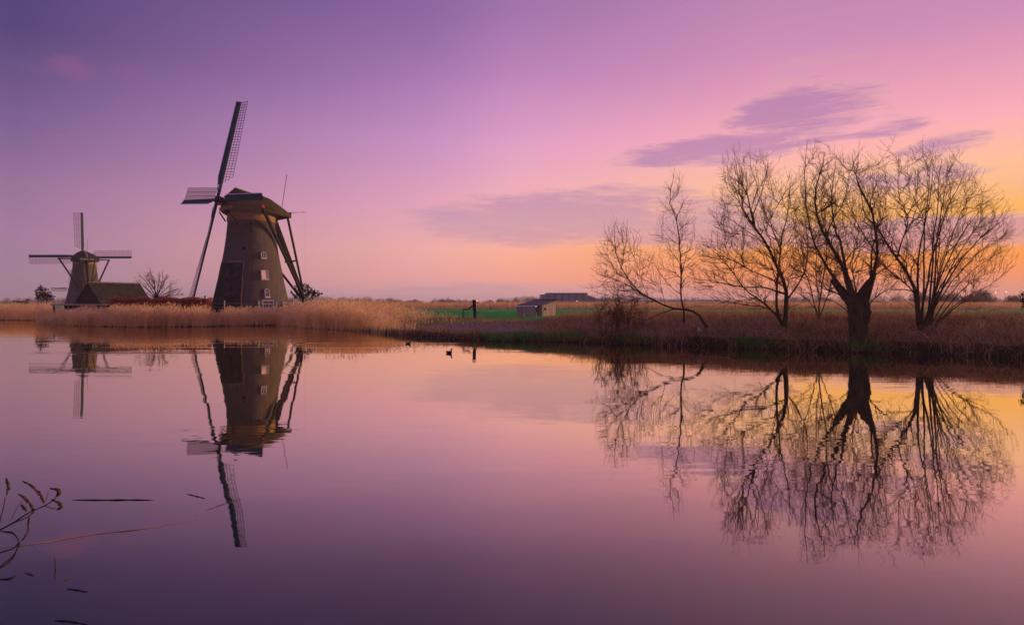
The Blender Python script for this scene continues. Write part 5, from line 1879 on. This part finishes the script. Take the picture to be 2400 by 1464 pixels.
# ------------------------------------------------------------------ ducks
def duck(px, py, s, rz, label):
    g = gp(px, py, 0.0)
    r = empty('duck', (g.x, g.y, 0), rz, s)
    tag(r, label, 'duck', 'ducks on the canal')
    # body, neck and head as one lofted skin along x
    rings = [(-0.24, 0.10, 0.012, 0.012), (-0.20, 0.085, 0.05, 0.045), (-0.12, 0.055, 0.095, 0.075), (0.0, 0.045, 0.11, 0.085), (0.09, 0.055, 0.095, 0.085),
             (0.13, 0.10, 0.06, 0.06), (0.135, 0.155, 0.036, 0.036), (0.14, 0.20, 0.036, 0.036), (0.165, 0.235, 0.046, 0.042), (0.20, 0.238, 0.036, 0.032), (0.225, 0.232, 0.012, 0.010)]
    V, F_ = [], []
    nn = 12
    for i, (x, z, ry, rz_) in enumerate(rings):
        j0, j1 = max(i - 1, 0), min(i + 1, len(rings) - 1)
        t = Vector((rings[j1][0] - rings[j0][0], 0, rings[j1][1] - rings[j0][1])).normalized()
        nrm = Vector((-t.z, 0, t.x))
        for j in range(nn):
            a = j * 2 * math.pi / nn
            V.append(Vector((x, 0, z)) + Vector((0, 1, 0)) * ry * math.cos(a) + nrm * rz_ * math.sin(a))
    for i in range(len(rings) - 1):
        for j in range(nn):
            F_.append((i * nn + j, i * nn + (j + 1) % nn, (i + 1) * nn + (j + 1) % nn, (i + 1) * nn + j))
    F_ += [tuple(range(nn - 1, -1, -1)), tuple(range((len(rings) - 1) * nn, len(rings) * nn))]
    mb = MB()
    mb.add(V, F_)
    mb.build('body', M['duck'], r, True)
    mb = MB()
    mb.beam((0.215, 0, 0.234), (0.262, 0, 0.222), 0.022, 0.02, 0.012, 0.008)
    mb.build('beak', M['beak'], r)


duck(1053, 827.5, 0.95, R(-35), 'dark duck swimming alone on the open pink water')
duck(957, 805.5, 0.8, R(-10), 'tiny dark duck close under the grassy bank')

# pale things lying on the bank
q = P(1640, 764, 43.6)
mb = MB()
V, F_ = [], []
for i, (z, r_) in enumerate([(-0.1, 0.2), (0.0, 0.24), (0.1, 0.24), (0.2, 0.19), (0.28, 0.10), (0.31, 0.02)]):
    for j in range(10):
        a = j * 2 * math.pi / 10
        k = r_ * (1 + 0.22 * math.sin(2 * a + i) + 0.1 * math.sin(5 * a + 2 * i))
        V.append((k * math.cos(a) * 0.8 - z * 0.3, k * math.sin(a), z))
for i in range(5):
    for j in range(10):
        F_.append((i * 10 + j, i * 10 + (j + 1) % 10, (i + 1) * 10 + (j + 1) % 10, (i + 1) * 10 + j))
F_ += [tuple(range(9, -1, -1)), tuple(range(50, 60))]
mb.add(V, F_)
o = mb.build('pale_stone', M['stone'], None, False)
o.location = (q.x, q.y, ground_z(q.x, q.y) + 0.12)
o.scale = (0.62, 0.62, 0.75)
tag(o, 'pale rounded stone beside the foot of the leaning willow', 'stone')
q = gp(2060, 823, 0.0)
mb = MB()
mb.beam((0.06, 0, -0.05), (-0.20, 0.18, 0.34), 0.16, 0.03, up=(0, -1, 0.3))
o = mb.build('board', M['white'])
o.location = (q.x, q.y, 0.0)
tag(o, 'small whitish board stuck in the waterline by the pollard willow', 'board')

# ------------------------------------------------------------------ floating debris and the foreground plant
def floater(name, pts, r, mat, label, cat, lift=0.0):
    w = [gp(px, py, 0.0) for px, py in pts]
    o0 = w[0].copy()
    K = 10
    c = resample([p - o0 for p in w], K)
    rad = r * np.sin(np.linspace(0.25, math.pi - 0.12, K)) ** 0.7 * (1 + 0.5 * np.sin(np.arange(K) * 2.1 + pts[0][0]))
    c[:, 2] += 0.004 + lift * np.sin(np.linspace(0, math.pi, K))
    V, F_ = tubes(c[None], rad[None], 6)
    o = mesh_np(name, V, F_, mat, None, True)
    o.location = o0
    tag(o, label, cat)
    return o


floater('reed_stalk', [(-30, 1285), (60, 1278), (225, 1251), (330, 1240), (462, 1217)], 0.0042, M['straw'], 'long straw coloured reed stalk lying on the water at the left', 'reed')
floater('stick', [(168, 1171), (250, 1171.5), (300, 1171), (362, 1171.5)], 0.009, M['wetwood'], 'long dark waterlogged stick floating level with the seed heads', 'stick')
floater('stick', [(437, 1157), (458, 1162), (481, 1168)], 0.006, M['wetwood'], 'short slanting dark stick floating below the sail reflection', 'stick')
floater('reed_stalk', [(482, 1196), (515, 1184), (566, 1168)], 0.0035, M['seed'], 'thin broken reed floating across the sail reflection', 'reed')
floater('leaf_blade', [(156, 1379), (180, 1382), (208, 1387)], 0.006, M['wetwood'], 'dark narrow leaf floating near the bottom left corner', 'leaf')
floater('leaf_blade', [(144, 1361), (155, 1356), (168, 1352)], 0.005, M['seed'], 'short pale curled leaf floating above the dark narrow leaf', 'leaf')
floater('leaf_blade', [(128, 1454), (160, 1455), (206, 1463)], 0.007, M['wetwood'], 'dark leaf cut off by the bottom edge of the picture', 'leaf')
floater('stick', [(58, 1342), (70, 1345), (81, 1349)], 0.006, M['wetwood'], 'tiny dark stick floating left of the upright stub', 'stick')
g = gp(130, 1331, 0)
mb = MB()
mb.tube([(0.006, 0, -0.25), (0.0, 0, 0.0), (-0.004, 0, 0.05), (-0.012, 0, 0.115)], [0.006, 0.006, 0.005, 0.002], 6)
o = mb.build('stem_stub', M['stem'])
o.location = (g.x, g.y, 0)
tag(o, 'short upright stub poking out of the water at lower left', 'stub')

pl = empty('seeding_plant', (-3.05, 2.0, 0.78))
tag(pl, 'withered plant with drooping brown seed heads leaning in at lower left', 'plant')
pb_ = Vector((-3.05, 2.0, 0.78))


def pstem(pts, Y, r0, r1, name='stem', mat='stem', y2=None):
    w = []
    for i, (px, py) in enumerate(pts):
        yy = Y if y2 is None else Y + (y2 - Y) * i / (len(pts) - 1)
        w.append(P(px, py, yy) - pb_)
    c = resample(w, 12)
    V, F_ = tubes(c[None], np.linspace(r0, r1, 12)[None], 6)
    return mesh_np(name, V, F_, M[mat], pl, True), c


def seed_head(pts, Y, r):
    w = [P(px, py, Y) - pb_ for px, py in pts]
    c = resample(w, 16)
    Vs, Fs, off = [], [], 0
    # spindle core with seeds packed round it
    V, F_ = tubes(c[None], (r * 0.3 * np.sin(np.linspace(0.3, math.pi - 0.1, 16)))[None], 5)
    Vs.append(V)
    Fs.append(F_)
    off = len(V)
    k = 150
    t = rng.random(k) * 15
    i = np.minimum(t.astype(int), 14)
    p = c[i] * (1 - (t - i))[:, None] + c[i + 1] * (t - i)[:, None]
    env = np.sin(0.25 + (math.pi - 0.4) * t / 15)
    p = p + unit(rng.normal(size=(k, 3))) * (r * env * rng.uniform(0.3, 1, k))[:, None]
    s = rng.uniform(0.0022, 0.0040, k)
    dv = unit(rng.normal(size=(k, 3)))
    pts2 = np.stack([p - dv * s[:, None] * 1.2, p, p + dv * s[:, None] * 1.2], 1)
    rd = np.stack([s * 0.2, s * 0.8, s * 0.2], 1)
    V, F_ = tubes(pts2, rd, 4)
    Vs.append(V)
    Fs.append(F_ + off)
    return mesh_np('seed_head', np.concatenate(Vs), np.concatenate(Fs), M['seed'], pl, True)


YP = 3.0
base_px = (1200 + FPX * -3.05 / 2.0, 0)
o_, c_ = pstem([(0, 1241), (35, 1222), (65, 1202), (105, 1184), (126, 1171)], YP, 0.0040, 0.0022)
st0 = P(0, 1241, YP) - pb_
c = resample([Vector((0, 0, -0.05)), Vector((0.03, 0.3, 0.25)), Vector((0.2, 0.75, 0.5)), st0], 12)
V, F_ = tubes(c[None], np.linspace(0.007, 0.004, 12)[None], 6)
mesh_np('stem', V, F_, M['stem'], pl, True)
st1 = P(-6, 1300, YP) - pb_
c = resample([Vector((0, 0, -0.05)), Vector((0.05, 0.35, 0.2)), Vector((0.25, 0.75, 0.35)), st1], 12)
V, F_ = tubes(c[None], np.linspace(0.006, 0.004, 12)[None], 6)
mesh_np('stem', V, F_, M['stem'], pl, True)
pstem([(-6, 1300), (0, 1294), (30, 1285), (45, 1270)], YP, 0.004, 0.003)
pstem([(0, 1240), (38, 1222), (66, 1210), (80, 1196)], YP + 0.04, 0.0032, 0.002)
pstem([(-6, 1300), (-4, 1240), (2, 1212), (9, 1185), (12, 1165)], YP, 0.003, 0.0018)
pstem([(105, 1184), (120, 1190), (135, 1192)], YP, 0.002, 0.0015)
pstem([(126, 1171), (132, 1160), (134, 1150)], YP, 0.002, 0.0012)
pstem([(108, 1172), (113, 1150)], YP, 0.0012, 0.0010)
pstem([(0, 1360), (-2, 1330), (30, 1303), (46, 1272)], YP, 0.0025, 0.003, y2=YP)
pstem([(25, 1218), (40, 1190), (52, 1172)], YP, 0.0012, 0.0010)
seed_head([(104, 1177), (96, 1162), (78, 1141), (53, 1127)], YP, 0.0085)
seed_head([(77, 1202), (76, 1188), (62, 1170), (44, 1157)], YP, 0.0095)
seed_head([(62, 1196), (56, 1189), (50, 1182)], YP, 0.006)
seed_head([(133, 1163), (139, 1155), (133, 1147), (118, 1144)], YP, 0.008)
seed_head([(122, 1170), (138, 1178), (143, 1188), (135, 1193)], YP, 0.0085)
seed_head([(68, 1208), (67, 1228), (63, 1250), (50, 1268)], YP, 0.0045)
seed_head([(16, 1158), (20, 1142), (18, 1130), (14, 1121)], YP, 0.008)
seed_head([(40, 1288), (34, 1300), (20, 1318), (0, 1331)], YP, 0.004)


def blade(pts, Y, w):
    c = resample([P(px, py, Y) - pb_ for px, py in pts], 10)
    ww = w * np.sin(np.linspace(0.15, math.pi - 0.05, 10))
    V = np.stack([c + np.array([0, 0, 1]) * ww[:, None], c + np.array([0, 0.3, 0.1]) * ww[:, None], c - np.array([0, 0, 1]) * ww[:, None], c - np.array([0, 0.3, 0.1]) * ww[:, None]], 1).reshape(-1, 3)
    b = np.arange(9)[:, None] * 4
    j = np.arange(4)
    F_ = np.stack([b + j, b + (j + 1) % 4, b + 4 + (j + 1) % 4, b + 4 + j], -1).reshape(-1, 4)
    mesh_np('leaf', V, F_, M['stem'], pl, True)


blade([(-4, 1243), (15, 1246), (30, 1248), (42, 1262), (47, 1275), (40, 1286)], YP, 0.006)
blade([(-4, 1357), (10, 1357), (25, 1355), (39, 1346)], YP, 0.006)

# ------------------------------------------------------------------ evening haze
hz_m = bpy.data.materials.new('evening_haze')
hz_m.use_nodes = True
ht_ = hz_m.node_tree
ht_.nodes.clear()
pv = ht_.nodes.new('ShaderNodeVolumePrincipled')
pv.inputs['Color'].default_value = (0.90, 0.84, 0.90, 1)
pv.inputs['Density'].default_value = 0.0003
pv.inputs['Anisotropy'].default_value = 0.2
ho_ = ht_.nodes.new('ShaderNodeOutputMaterial')
ht_.links.new(pv.outputs[0], ho_.inputs['Volume'])
mb = MB()
mb.box((0, 1500, 15.0), (4900, 3300, 37.0))
hz_o = mb.build('haze', hz_m)
tag(hz_o, kind='stuff')
